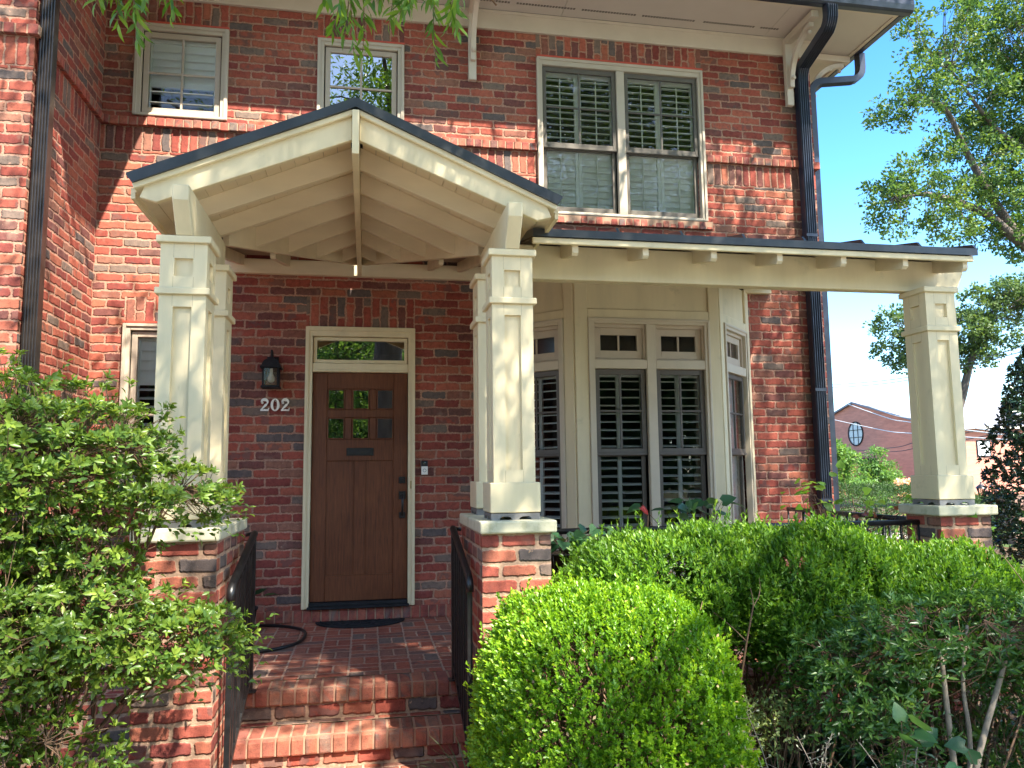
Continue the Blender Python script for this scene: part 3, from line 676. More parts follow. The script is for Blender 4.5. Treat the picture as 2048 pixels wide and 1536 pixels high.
pier(1.118, 1.490, -3.068, -2.185, .904, porch, over=(.014, .030, .032, .02))
pier(-.584, -.212, -3.068, -2.185, .904, porch, over=(.030, .014, .032, .02))

# beams, ridge, rakes, rafters
for cx in (CXL, CXR):
    m = MB(); m.prism_x([(-3.12, 2.712), (-3.12, 2.632), (-3.01, 2.476), (-2.06, 2.476), (-2.06, 2.712)], cx - .041, cx + .041)
    m.build('beam', M['cream'], porch, bevel=.005)
m = MB(); m.prism_x([(-3.055, 3.212), (-3.055, 2.960), (-.36, 2.960), (-.36, 3.212)], .421, .459); m.build('ridge_beam', M['cream'], porch, bevel=.003)
EL, ER = -.640, 1.520
for s in (-1, 1):
    X = lambda x: XC + s * (x - XC) if s > 0 else XC - (x - XC)
    g = lambda x: ZA - MS * (x - XC)
    xa, xe = .4605, ER
    pl = [(xa, g(xa) - .089), (xe, g(xe) - .089), (xe + .022, g(xe) - .150), (xe - .062, g(xe) - .176 + .005), (xa, g(xa) - .222)]
    m = MB(); m.prism_y([(X(x), z) for x, z in pl], -3.0, -2.962); r = m.build('rake_board', M['cream'], porch, bevel=.003)
    tr = [(xa, g(xa) - .0545), (xe + .055, g(xe + .055) - .0545), (xe + .045, g(xe + .055) - .0885), (xa, g(xa) - .0885)]
    m = MB(); m.prism_y([(X(x), z) for x, z in tr], -3.024, -2.962); m.build('rake_trim', M['cream'], r, bevel=.004)
    # soffit boards with open joints, ending at the valley
    yv = lambda x: -.372 + (x - .4605) / (1.268 - .4605) * (-2.08 + .372) if x < 1.268 else -2.08
    def slab(q, x0, x1, d0, d1, y0, off=0.0):
        c = []
        for d in (d0, d1):
            c += [(X(x0), y0, g(x0) + d), (X(x1), y0, g(x1) + d), (X(x1), yv(x1) + off, g(x1) + d), (X(x0), yv(x0) + off, g(x0) + d)]
        q.hexa(c)
    m = MB(); x = .475
    while x < ER + .06:
        b = min(x + .0775, ER + .07); slab(m, x, b, -.088, -.074, -2.9615); x += .0805
    m.build('soffit_boards', M['cream_ceiling'], porch)
    m = MB(); xe2 = ER + .075; m.prism_y([(X(q), z) for q, z in ((xe2 - .022, g(xe2) - .112), (xe2, g(xe2) - .112), (xe2, g(xe2) - .055), (xe2 - .022, g(xe2) - .055))], -2.960, -2.1); m.build('eave_fascia', M['cream'], porch)
# valley boards from the rear columns up to the ridge where it meets the wall
VA, VB = (1.268, -2.08, 2.700), (.4605, -.37, 3.060)
def valley_x(y): t = (y - VA[1]) / (VB[1] - VA[1]); return VA[0] + t * (VB[0] - VA[0])
for s in (-1, 1):
    X = lambda x: x if s > 0 else 2 * XC - x
    a, b = np.array((VA[0], VA[1])), np.array((VB[0], VB[1])); n = nrm((b - a)[::-1] * [1, -1]) * .022
    m = MB(); c = []
    for z_off in (-.004, .16):
        c += [(X(a[0] + n[0]), a[1] + n[1], VA[2] + z_off), (X(b[0] + n[0]), b[1] + n[1], VB[2] + z_off), (X(b[0] - n[0]), b[1] - n[1], VB[2] + z_off), (X(a[0] - n[0]), a[1] - n[1], VA[2] + z_off)]
    m.hexa(c); m.build('valley_board', M['cream_ceiling'], porch)
    for y in (-2.57, -2.175, -1.80, -1.42, -1.04, -.655):
        g = lambda x: ZA - MS * (x - XC)
        xa = .4605; xe = ER + .0 if y < -2.1 else valley_x(y) - .035
        xe = min(xe + .045, 1.4); pl = [(xa, g(xa) - .0885), (xe, g(xe) - .0885), (xe, g(xe) - .226), (xa, g(xa) - .226)]
        if y < -2.1: pl = [(xa, g(xa) - .0885), (xe, g(xe) - .0885), (xe + .015, g(xe) - .150), (xe - .062, g(xe) - .171), (xa, g(xa) - .226)]
        m = MB(); m.prism_y([(X(x), z) for x, z in pl], y - .019, y + .019); m.build('rafter', M['cream_ceiling'], porch, bevel=.002)
# metal roof with a folded drip edge
m = MB()
for s in (-1, 1):
    X = lambda x: x if s > 0 else 2 * XC - x
    g = lambda x: ZA - MS * (x - XC); xe = 1.600
    m.prism_y([(X(x), z) for x, z in ((XC + .0, g(XC)), (xe, g(xe)), (xe, g(xe) - .012), (xe - .03, g(xe) - .050), (XC + .0, g(XC) - .054))], -3.04, -2.1)
    yr = lambda x: -2.0995 + (1.60 - x) / 1.16 * 1.95
    for k in range(8):
        x0_, x1_ = XC + 1.16 * k / 8, XC + 1.16 * (k + 1) / 8; c = []
        for d in (-.054, 0): c += [(X(x0_), -2.0998, g(x0_) + d), (X(x1_), -2.0998, g(x1_) + d), (X(x1_), yr(x1_), g(x1_) + d), (X(x0_), yr(x0_), g(x0_) + d)]
        m.hexa(c)
rf = m.build('roof', M['roof'], porch)

# ------------------------------------------------------------------ side porch with its shed roof
shed = empty('side_porch', 'shed roofed side porch on a single cream column in front of the bay window', 'porch', loc=(3.2, -1.3, GZ))
zs = lambda y: 2.705 + .211 * (y + 2.70)               # top of the shed roof
def shed_slab(poly, dz0, dz1, m):
    n = len(poly); top = [(x, y, zs(y) + dz1) for x, y in poly]; bot = [(x, y, zs(y) + dz0) for x, y in poly]
    m.face(top); m.face(bot[::-1])
    for i in range(n): j = (i + 1) % n; m.face([bot[i], bot[j], top[j], top[i]])
m = MB(); shed_slab([(1.50, -2.70), (4.60, -2.70), (4.60, -.02), (1.50, -.02)], -.048, 0, m)
shed_slab([(1.45, -2.0), (1.4995, -2.0), (1.4995, -.02), (.47, -.02), (.49, -.30)], -.048, -.001, m); shed_slab([(-.75, -2.0), (-.56, -2.0), (.39, -.30), (.41, -.02), (-.75, -.02)], -.048, -.001, m)
for k in range(8):
    x = 1.62 + k * .4255; m.hexa([(x - .008, -2.69, zs(-2.69) + .0005), (x + .008, -2.69, zs(-2.69) + .0005), (x + .008, -.03, zs(-.03) + .0005), (x - .008, -.03, zs(-.03) + .0005),
                              (x - .008, -2.66, zs(-2.66) + .03), (x + .008, -2.66, zs(-2.66) + .03), (x + .008, -.03, zs(-.03) + .03), (x - .008, -.03, zs(-.03) + .03)])
m.build('roof', M['roof'], shed)
m = MB(); m.box(1.50, 4.58, -2.685, -2.660, 2.617, 2.656); m.build('fascia', M['cream'], shed, bevel=.004)
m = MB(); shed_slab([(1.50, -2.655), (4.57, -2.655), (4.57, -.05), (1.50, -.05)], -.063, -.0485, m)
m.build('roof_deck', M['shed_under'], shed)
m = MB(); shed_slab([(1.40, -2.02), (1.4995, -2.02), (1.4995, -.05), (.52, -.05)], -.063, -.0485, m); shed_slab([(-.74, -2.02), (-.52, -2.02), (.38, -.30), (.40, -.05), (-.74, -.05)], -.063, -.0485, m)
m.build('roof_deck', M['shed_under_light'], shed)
def shed_rafter(x, y0=-2.655):
    m = MB(); zb = lambda y: zs(y) - .158
    pl = [(y0, zs(y0) - .064), (y0, zs(y0) - .064 - .075), (y0 + .02, zb(y0) + .002), (-.05, zb(-.05)), (-.05, zs(-.05) - .064)]
    m.prism_x(pl, x - .020, x + .020); m.build('rafter', M['cream_ceiling'], shed, bevel=.002)
for k in range(7): shed_rafter(1.775 + .46 * k)
for x in (-.60, -.20): shed_rafter(x, -1.2 if x > -.5 else -1.9)
for x in (1.08, 1.36): shed_rafter(x, -1.2 if x < 1.2 else -1.8)
m = MB(); m.prism_y([(1.352, 2.476), (4.695, 2.476), (4.765, 2.62), (4.765, 2.70), (1.352, 2.70)], -2.365, -2.275); m.build('beam', M['cream'], shed, bevel=.004)
m = MB(); m.box(-.75, 1.60, -.06, -.001, 3.035, 3.168); m.build('ledger', M['cream_ceiling'], shed, bevel=.004)
m = MB(); m.box(4.245, 4.545, -.06, -.001, 3.0, 3.14); m.build('ledger', M['cream'], shed, bevel=.004)
copy_part(c0, shed, 4.430 - CXR, -2.405 - CYF)
pier(4.265, 4.645, -2.575, -2.235, .904, shed, ov=.035)
# raised floor with brick skirt
m = MB(); m.face([(1.495, -2.52, FZ), (4.72, -2.52, FZ), (4.72, .0, FZ), (1.495, .0, FZ)], None, 1)
for (ax, ay), (bx, by) in (((1.495, -2.52), (4.72, -2.52)), ((4.72, -2.52), (4.72, 0))):
    L = math.hypot(bx - ax, by - ay); m.face([(ax, ay, GZ - .1), (bx, by, GZ - .1), (bx, by, FZ), (ax, ay, FZ)], [(0, GZ - .1), (L, GZ - .1), (L, FZ), (0, FZ)], 0)
m.build('porch_floor', [M['brick_pier'], M['brick_floor']], shed)

# ------------------------------------------------------------------ steps
steps = empty('brick_steps', 'red brick landing and steps in front of the wooden door', 'steps', loc=(.45, -2.3, GZ))
def nosing(x0, x1, yf, zt_, parent, h=.100, depth=.21):
    m = MB(); w = .0665; g = .0125; n = round((x1 - x0) / (w + g)); st = (x1 - x0) / n
    for i in range(n):
        a = x0 + i * st + g / 2 + random.uniform(-.001, .001); b = x0 + (i + 1) * st - g / 2 + random.uniform(-.001, .001); o = yf + random.uniform(-.004, .004); k = 1000 * random.random(); z = zt_ + random.uniform(-.003, .002)
        P = [(o + .004, zt_ - h), (o, zt_ - h + .012), (o - .001, z - .026), (o + .006, z - .010), (o + .020, z - .001), (o + depth, z), (o + depth, zt_ - h)]
        q = MB(); q.prism_x(P, a, b); i0 = len(m.v); m.v += q.v; m.f += [tuple(t + i0 for t in f) for f in q.f]; m.uv += [(k, 0)] * len(q.uv); m.mi += q.mi; m.smooth += q.smooth
    r = m.build('nosing', M['step_brick'], parent, bevel=.005, seg=2)
    q = MB(); q.box(x0, x1, yf + .010, yf + depth + .005, zt_ - h + .004, zt_ - .005); q.build('mortar_bed', M['mortar'], r)
SX0, SX1 = -.2125, 1.1185
m = MB(); m.face([(WX + .02, -1.945, FZ), (1.4945, -1.945, FZ), (1.4945, 0, FZ), (WX + .02, 0, FZ)]); ld = m.build('landing', M['brick_floor'], steps)
m = MB()
for (ax, ay), (bx, by) in (((WX + .02, -2.12), (-.58, -2.12)),): m.face([(ax, ay, GZ - .1), (bx, by, GZ - .1), (bx, by, FZ), (ax, ay, FZ)]); m.face([(ax, ay, FZ), (bx, by, FZ), (bx, -1.945, FZ), (ax, -1.945, FZ)])
m.build('skirt', M['brick_pier'], ld)
nosing(SX0, SX1, -2.155, FZ, ld)
m = MB(); z1 = FZ - .1005; m.face([(SX0, -2.135, z1 - .0935), (SX1, -2.135, z1 - .0935), (SX1, -2.135, z1 + .004), (SX0, -2.135, z1 + .004)], [(0, .0), (SX1 - SX0, .0), (SX1 - SX0, .0785), (0, .0785)]); m.build('riser', M['brick_pier'], ld)
st2 = MB(); zz = FZ - .194; st2.face([(SX0, -2.21, zz), (SX1, -2.21, zz), (SX1, -2.13, zz), (SX0, -2.13, zz)], [(SX0, 0), (SX1, 0), (SX1, .0785), (SX0, .0785)])
s2_ = st2.build('step', M['brick_pier'], steps); nosing(SX0, SX1, -2.425, zz, s2_, .112)
m = MB(); m.face([(SX0, -2.402, GZ - .05), (SX1, -2.402, GZ - .05), (SX1, -2.402, zz - .105), (SX0, -2.402, zz - .105)], [(.1, -.05), (SX1 - SX0 + .1, -.05), (SX1 - SX0 + .1, .075), (.1, .075)]); m.build('riser', M['brick_pier'], s2_)

# ------------------------------------------------------------------ handrails
def handrail(x, label, s):
    m = MB(); y0, y1 = -2.19, -2.965; zt0, zt1 = .862, .655
    zb = lambda y: FZ + .085 + (y - y0) / (y1 - y0) * (-.30)
    m.tube([(x, y0 + .02, zt0 + .012), (x, y0, zt0 + .006), (x, y1 + .02, zt1 + .012), (x, y1 - .012, zt1 - .012), (x, y1 - .020, zt1 - .06)], .0215, 10)
    r = m.build('handrail', M['black'], None); tag(r, label, 'handrail', 'black iron handrails beside the brick steps')
    p = MB(); p.box(x - .014, x + .014, y0 - .014, y0 + .014, FZ, zt0); p.box(x - .035, x + .035, y0 - .035, y0 + .035, FZ, FZ + .008); p.build('post', M['black'], r, bevel=.002)
    p = MB(); p.box(x - .014, x + .014, y1 - .014, y1 + .014, GZ, zt1); p.build('post', M['black'], r, bevel=.002)
    p = MB(); p.hexa([(x - .009, y1, zb(y1)), (x + .009, y1, zb(y1)), (x + .009, y0, zb(y0)), (x - .009, y0, zb(y0)), (x - .009, y1, zb(y1) + .025), (x + .009, y1, zb(y1) + .025), (x + .009, y0, zb(y0) + .025), (x - .009, y0, zb(y0) + .025)]); p.build('bottom_rail', M['black'], r)
    for k in range(1, 7):
        y = y0 + (y1 - y0) * k / 7; z = zt0 + (zt1 - zt0) * k / 7
        p = MB(); p.box(x - .007, x + .007, y - .007, y + .007, zb(y) + .024, z - .01); p.build('baluster', M['black'], r)
    q = MB(); q.tube([(x, y0 + .02, zt0 + .012), (x + .05 * s, y0 + .03, zt0 + .005)], .012, 8); q.build('wall_bracket', M['black'], r)
handrail(1.062, 'black iron handrail against the brick pier beside the boxwood', 1)
handrail(-.155, 'black iron handrail whose lower end is crossed by azalea twigs', -1)

def porch_rail(p0, p1, z, label, drop=.75):
    p0 = np.array(p0); p1 = np.array(p1); m = MB(); m.tube([(*p0, z), (*p1, z)], .019, 8)
    r = m.build('porch_railing', M['black'], None); tag(r, label, 'railing', 'low iron railings round the side porch')
    q = MB(); q.tube([(*p0, z - drop), (*p1, z - drop)], .012, 6); q.build('bottom_rail', M['black'], r)
    n = int(np.linalg.norm(p1 - p0) / .13)
    for i in range(n + 1):
        c = p0 + (p1 - p0) * i / n; q = MB(); q.tube([(*c, z - drop), (*c, z)], .008 if i % 6 else .014, 6); q.build('baluster', M['black'], r)
porch_rail((1.56, -2.36), (4.262, -2.36), .852, 'black iron porch railing along the front, just above the clipped hedge')
porch_rail((4.44, -2.20), (4.44, -.35), .850, 'black iron porch railing running back from the lone right pier to the house')

# ------------------------------------------------------------------ small things on the wall and floor
lan = empty('wall_lantern', 'black wall lantern with clear panes left of the door, over the house number', 'lantern', loc=(-.318, 0, 1.95))
cx, cy = -.318, -.125
m = MB(); m.box(cx - .05, cx + .05, -.022, -.002, 2.10, 2.28); m.tube([(cx, -.02, 2.22), (cx, -.05, 2.27), (cx, -.09, 2.315), (cx, cy, 2.325), (cx, cy, 2.245)], [.011, .011, .010, .009, .012], 8)
m.build('bracket', M['matte_black'], lan, bevel=.003)
m = MB()
def sq_lathe(m, prof):
    for i in range(len(prof) - 1):
        (r0, z0), (r1, z1) = prof[i], prof[i + 1]; c = [(-1, -1), (1, -1), (1, 1), (-1, 1)]
        for k in range(4):
            a, b = c[k], c[(k + 1) % 4]; m.face([(cx + a[0] * r0, cy + a[1] * r0, z0), (cx + b[0] * r0, cy + b[1] * r0, z0), (cx + b[0] * r1, cy + b[1] * r1, z1), (cx + a[0] * r1, cy + a[1] * r1, z1)])
sq_lathe(m, [(.088, 2.160), (.088, 2.172), (.076, 2.184), (.068, 2.205), (.060, 2.222), (.048, 2.236), (.026, 2.243), (.016, 2.262), (.001, 2.268)])
m.build('hood', M['matte_black'], lan)
m = MB(); sq_lathe(m, [(.001, 1.985), (.078, 1.985), (.080, 1.992), (.074, 2.004), (.066, 2.008), (.001, 2.008)])
for a in (-1, 1):
    for b in (-1, 1): m.box(cx + a * .062 - .007, cx + a * .062 + .007, cy + b * .062 - .007, cy + b * .062 + .007, 2.007, 2.161)
m.build('frame', M['matte_black'], lan)
m = MB(); q = .060
for P in ([(-q, -q), (q, -q)], [(q, -q), (q, q)], [(q, q), (-q, q)], [(-q, q), (-q, -q)]): m.face([(cx + P[0][0], cy + P[0][1], 2.008), (cx + P[1][0], cy + P[1][1], 2.008), (cx + P[1][0], cy + P[1][1], 2.160), (cx + P[0][0], cy + P[0][1], 2.160)])
m.build('panes', glass_mat('seeded_lamp_glass', .03, (.90, .88, .80), .1), lan)
m = MB(); m.lathe([(.013, .16), (.014, .12), (.018, .105), (.028, .085), (.031, .068), (.027, .050), (.014, .038), (.001, .035)], (cx, cy, 2.0), 16); m.build('bulb', plain_mat('frosted_bulb', (.85, .82, .74), .35), lan)

def serif_digit(kind, x0, label):
    """raised house number: outline with thick and thin strokes"""
    h, w = .110, .077
    if kind == '0':
        n = 40; out = []; inn = []
        for i in range(n):
            a = 2 * math.pi * i / n; out.append((w / 2 + w / 2 * math.cos(a), h / 2 + (h / 2 + .001) * math.sin(a))); inn.append((w / 2 + .0165 * math.cos(a), h / 2 + (h / 2 - .0075) * math.sin(a)))
        loops = [(out[i], out[(i + 1) % n], inn[(i + 1) % n], inn[i]) for i in range(n)]
    else:
        cl = []                                            # centre line and half-width of a bold serif 2
        for i in range(17):
            a = R(200 - i * 230 / 16); cl.append((.037 + .0255 * math.cos(a), .078 + .0245 * math.sin(a), .0035 + .0085 * max(0, math.sin((i / 16) * math.pi)) ** .8))
        for t in np.linspace(.12, 1, 7): cl.append((.052 - .043 * t, .059 - .047 * t, .011 * (1 - t) + .0045 * t))
        pts = np.array([c[:2] for c in cl]); hwid = [c[2] for c in cl]; L, Rr = [], []
        for i in range(len(pts)):
            t = nrm(np.append(pts[min(i + 1, len(pts) - 1)] - pts[max(i - 1, 0)], 0))[:2]; nn = np.array([-t[1], t[0]]); L.append(pts[i] + nn * hwid[i]); Rr.append(pts[i] - nn * hwid[i])
        loops = [(L[i], Rr[i], Rr[i + 1], L[i + 1]) for i in range(len(pts) - 1)]
        n = 14; bl = [(.017 + .0105 * math.cos(2 * math.pi * i / n), .073 + .0105 * math.sin(2 * math.pi * i / n)) for i in range(n)]
        loops += [((.017, .073), bl[i], bl[(i + 1) % n], bl[(i + 1) % n]) for i in range(n)]
        loops += [((.002, .0), (.072, .0), (.072, .0155), (.002, .0135)), ((.063, .0152), (.072, .0), (.0765, .029), (.0735, .029))]
    m = MB()
    for lp in loops:
        P = [tuple(p) for p in lp]
        if P[2] == P[3]: P = P[:3]
        m.prism_y([(x0 + p[0], 1.794 + p[1]) for p in P], -.022, -.008)
    r = m.build('house_number', M['white'], None); tag(r, label, 'house number', 'white house numbers')
    q = MB()
    for dz in (.016, .09): q.tube([(x0 + .038, -.009, 1.794 + dz), (x0 + .038, .002, 1.794 + dz)], .004, 6)
    q.build('stud', M['white'], r)
serif_digit('2', -.419, 'white serif digit 2 farthest from the door, under the lantern')
serif_digit('0', -.330, 'white serif digit 0 between two digits 2 on the brick')
serif_digit('2', -.242, 'white serif digit 2 nearest the door frame, beside the digit 0')

db = empty('video_doorbell', 'slim black and white video doorbell on the brick right of the door', 'doorbell', loc=(1.036, 0, 1.21))
m = MB(); m.box(1.006, 1.066, -.028, -.001, 1.290, 1.342); m.build('camera_head', M['black'], db, bevel=.004, seg=2)
m = MB(); m.box(1.007, 1.065, -.027, -.001, 1.214, 1.2895); fp = m.build('faceplate', M['white'], db, bevel=.004, seg=2)
m = MB(*((1.036, -.0272, 1.252), (1, 0, 0), (0, 1, 0)))
for i in range(24):
    a, b = 2 * math.pi * i / 24, 2 * math.pi * (i + 1) / 24
    m.face([(.016 * math.cos(a), -.001, .016 * math.sin(a)), (.016 * math.cos(b), -.001, .016 * math.sin(b)), (.012 * math.cos(b), -.001, .012 * math.sin(b)), (.012 * math.cos(a), -.001, .012 * math.sin(a))])
m.build('button_ring', M['gray_metal'], fp)
m = MB(*((1.036, -.0285, 1.318), (1, 0, 0), (0, 1, 0)))
for i in range(16):
    a, b = 2 * math.pi * i / 16, 2 * math.pi * (i + 1) / 16; m.face([(0, -.002, 0), (.011 * math.cos(a), 0, .011 * math.sin(a)), (.011 * math.cos(b), 0, .011 * math.sin(b))])
m.build('lens', M['glass_door'], db)

m = MB(); n = 28; half = [(.475 + .385 * math.cos(math.pi + math.pi * i / n), -.075 + .31 * math.sin(math.pi + math.pi * i / n)) for i in range(n + 1)]
m.prism_z(half, FZ + .003, FZ + .015); mat = tag(m.build('door_mat', M['matte_black'], None, bevel=.004), 'black half round doormat on the brick landing', 'doormat')
m = MB()
for rr in (.34, .25, .16):
    pts = [(.475 + rr * math.cos(math.pi + math.pi * i / 24), -.085 + rr * .78 * math.sin(math.pi + math.pi * i / 24), FZ + .0165) for i in range(25)]; m.tube(pts, .006, 6)
for k in range(1, 8):
    a = math.pi + math.pi * k / 8; m.tube([(.475 + .05 * math.cos(a), -.085 + .05 * math.sin(a), FZ + .0165), (.475 + .34 * math.cos(a), -.085 + .34 * .78 * math.sin(a), FZ + .0165)], .005, 5)
m.build('raised_pattern', M['matte_black'], mat)

def spline(pts, n=8):
    P = [np.array(p, float) for p in pts]; P = [2 * P[0] - P[1]] + P + [2 * P[-1] - P[-2]]; o = []
    for i in range(1, len(P) - 2):
        for t in np.linspace(0, 1, n, endpoint=False):
            o.append(.5 * ((2 * P[i]) + (-P[i - 1] + P[i + 1]) * t + (2 * P[i - 1] - 5 * P[i] + 4 * P[i + 1] - P[i + 2]) * t * t + (-P[i - 1] + 3 * P[i] - 3 * P[i + 1] + P[i + 2]) * t ** 3))
    return o + [P[-2]]
hz = FZ + .013
m = MB(); m.tube(spline([(-.75, -.12, hz), (-.45, -.10, hz), (-.193, -.18, hz), (-.01, -.37, hz), (.045, -.60, hz), (.02, -.87, hz), (-.10, -1.06, hz), (-.29, -1.15, hz), (-.60, -1.12, hz), (-.9, -.9, hz), (-1.0, -.5, hz), (-.8, -.25, hz)]), .0125, 8)
hose = tag(m.build('garden_hose', M['black'], None), 'black garden hose looped across the left of the brick landing', 'hose')
# ------------------------------------------------------------------ leaves
T_OVAL = (np.array([(0, 0, 0), (-.42, .42, .10), (.42, .42, .10), (0, .5, 0), (0, 1, -.10), (-.30, .76, .02), (.30, .76, .02)], float), [(0, 2, 3), (0, 3, 1), (2, 6, 3), (6, 4, 3), (3, 5, 1), (3, 4, 5)])
T_RHOMB = (np.array([(0, 0, 0), (-.5, .5, .12), (0, 1, 0), (.5, .5, .12)], float), [(0, 3, 2), (0, 2, 1)])
T_LONG = (np.array([(0, 0, 0), (-.5, .33, .06), (.5, .33, .06), (-.42, .68, .03), (.42, .68, .03), (0, 1, -.12)], float), [(0, 2, 1), (1, 2, 4, 3), (3, 4, 5)])
T_HEART = (np.array([(0, .06, 0), (-.30, -.06, .05), (.30, -.06, .05), (-.54, .22, .10), (.54, .22, .10), (-.36, .62, .06), (.36, .62, .06), (0, 1, -.10), (0, .4, 0)], float), [(0, 8, 3, 1), (0, 2, 4, 8), (8, 5, 3), (8, 4, 6), (8, 7, 5), (8, 6, 7)])

def leaves(name, P, A, N, L, W, mat, parent, rnd, tmpl=T_RHOMB):
    P = np.asarray(P, float); n = len(P); A = np.asarray(A, float); N = np.asarray(N, float)
    A = A / (np.linalg.norm(A, axis=1)[:, None] + 1e-9); S = np.cross(A, N); S /= np.linalg.norm(S, axis=1)[:, None] + 1e-9; N = np.cross(S, A)
    tv, tf = tmpl; k = len(tv); L = np.broadcast_to(L, (n,)); W = np.broadcast_to(W, (n,))
    V = (P[:, None, :] + tv[None, :, 0, None] * (S * W[:, None])[:, None, :] + tv[None, :, 1, None] * (A * L[:, None])[:, None, :] + tv[None, :, 2, None] * (N * L[:, None])[:, None, :]).reshape(-1, 3)
    sizes = np.array([len(f) for f in tf]); flat = np.concatenate([np.array(f) for f in tf]); nf = len(tf)
    loops = (flat[None, :] + (np.arange(n) * k)[:, None]).ravel()
    tot = np.tile(sizes, n); start = np.concatenate([[0], np.cumsum(tot)[:-1]])
    me = bpy.data.meshes.new(name); me.vertices.add(len(V)); me.vertices.foreach_set('co', V.astype(np.float32).ravel())
    me.loops.add(len(loops)); me.loops.foreach_set('vertex_index', loops.astype(np.int32))
    me.polygons.add(n * nf); me.polygons.foreach_set('loop_start', start.astype(np.int32)); me.polygons.foreach_set('loop_total', tot.astype(np.int32))
    me.polygons.foreach_set('use_smooth', np.ones(n * nf, bool))
    at = me.attributes.new('rnd', 'FLOAT', 'FACE'); at.data.foreach_set('value', np.repeat(np.asarray(rnd, np.float32), nf))
    me.materials.append(mat); me.update(); me.validate()
    o = bpy.data.objects.new(name, me); col.objects.link(o)
    if parent is not None: adopt(o, parent)
    return o
def unit(n): v = rng.normal(size=(n, 3)); return v / np.linalg.norm(v, axis=1)[:, None]
def perp(A):
    B = np.cross(A, np.array([.13, .31, .94])); bad = np.linalg.norm(B, axis=1) < .1; B[bad] = np.cross(A[bad], np.array([1., 0, 0])); return B / np.linalg.norm(B, axis=1)[:, None]
def sprigs(P, D, length, nl, L, W, spread=.9, up=.0, whorl=False, jit=.25):
    """leaves along short shoots: P base, D direction. returns arrays P,A,N,L,W,rnd"""
    n = len(P); D = D / np.linalg.norm(D, axis=1)[:, None]; X = perp(D); Y = np.cross(D, X); length = np.broadcast_to(length, (n,)); tone = rng.random(n)
    oP, oA, oN, oL, oW, oR = [], [], [], [], [], []
    for i in range(nl):
        t = (i + 1) / nl if not whorl else (.75 + .25 * (i / nl))
        ph = i * 2.39996 + rng.random(n) * .8 if whorl else (i % 2) * math.pi + (i // 2) * math.pi / 2 + rng.random(n) * .7
        rad = np.cos(ph)[:, None] * X + np.sin(ph)[:, None] * Y
        sp = spread * (1 - .55 * (t if not whorl else i / nl)) ; a = D * 1.0 * (1 - .45 * sp) + rad * sp + rng.normal(size=(n, 3)) * jit * .5
        a[:, 2] += up
        oP.append(P + D * (length * t)[:, None] + rng.normal(size=(n, 3)) * .003); oA.append(a); oN.append(D - .6 * rad + rng.normal(size=(n, 3)) * jit)
        s = (.72 + .5 * rng.random(n)) * (1 if not whorl else (1.0 - .35 * i / nl)); oL.append(L * s); oW.append(W * s)
        oR.append(np.clip(tone * .48 + .16 * rng.random(n) + .36 * (i / nl), 0, 1))
    return [np.concatenate(q) for q in (oP, oA, oN, oL, oW, oR)]
def join(*sets): return [np.concatenate([s[i] for s in sets]) for i in range(6)]
def superell(n, c, r, ex, zmin=-1.0, lump=.06, seed=0):
    """points and normals on a rounded box"""
    d = unit(n * 2); d = d[d[:, 2] > zmin][:n]
    k = (np.abs(d) ** ex).sum(1) ** (-1 / ex); p = d * k[:, None]
    nn = np.sign(p) * np.abs(p) ** (ex - 1); nn = nn / np.array(r); nn /= np.linalg.norm(nn, axis=1)[:, None]
    q = p * np.array(r)
    lf = np.sin(q[:, 0] * 7.3 + seed) * np.cos(q[:, 1] * 8.1 + 1.3 * seed) + np.sin(q[:, 2] * 9.7 + 2 * seed) * .6 + .5 * np.sin(q[:, 0] * 17 + q[:, 2] * 13 + seed)
    return np.array(c) + q + nn * (lf * lump)[:, None], nn
def stems(name, items, mat, parent, sides=4):
    m = MB()
    for pts, r in items: m.tube(pts, r, sides, cap=False)
    return m.build(name, mat, parent)
def curve3(a, b, sag=.0, wig=.05, n=5):
    a, b = np.array(a, float), np.array(b, float); L = np.linalg.norm(b - a); w = rng.normal(size=3) * wig * L; o = []
    for t in np.linspace(0, 1, n): o.append(a + (b - a) * t + w * math.sin(math.pi * t) + np.array([0, 0, -sag * L * math.sin(math.pi * t)]))
    return o

ML = {}
ML['azalea'] = leaf_mat('azalea_leaf', [(0, (.044, .100, .018)), (.35, (.090, .165, .024)), (.65, (.165, .25, .034)), (1, (.31, .38, .055))], .36, .36, .45)
ML['box'] = leaf_mat('boxwood_leaf', [(0, (.050, .140, .012)), (.4, (.115, .255, .015)), (.75, (.21, .37, .020)), (1, (.36, .48, .030))], .38, .38, .4)
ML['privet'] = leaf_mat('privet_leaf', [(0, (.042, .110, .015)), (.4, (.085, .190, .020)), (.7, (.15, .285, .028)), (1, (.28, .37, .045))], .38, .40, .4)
ML['azalea_dark'] = leaf_mat('dark_azalea_leaf', [(0, (.026, .075, .018)), (.45, (.058, .140, .026)), (1, (.17, .28, .05))], .32, .34, .5)
ML['willow'] = leaf_mat('willow_oak_leaf', [(0, (.060, .145, .018)), (.5, (.11, .22, .025)), (1, (.20, .32, .035))], .42, .38, .4)
ML['oak'] = leaf_mat('oak_leaf', [(0, (.035, .085, .026)), (.5, (.070, .138, .034)), (1, (.155, .215, .045))], .36, .5, .3)
ML['oak_far'] = leaf_mat('far_oak_leaf', [(0, (.045, .095, .040)), (.5, (.075, .135, .050)), (1, (.13, .19, .06))], .34, .5, .3)
ML['holly'] = leaf_mat('glossy_dark_leaf', [(0, (.010, .030, .014)), (.6, (.018, .048, .018)), (1, (.035, .075, .026))], .15, .28, .55)
ML['ivy'] = leaf_mat('ivy_leaf', [(0, (.012, .036, .012)), (.6, (.022, .060, .018)), (1, (.05, .10, .03))], .25, .45, .4)
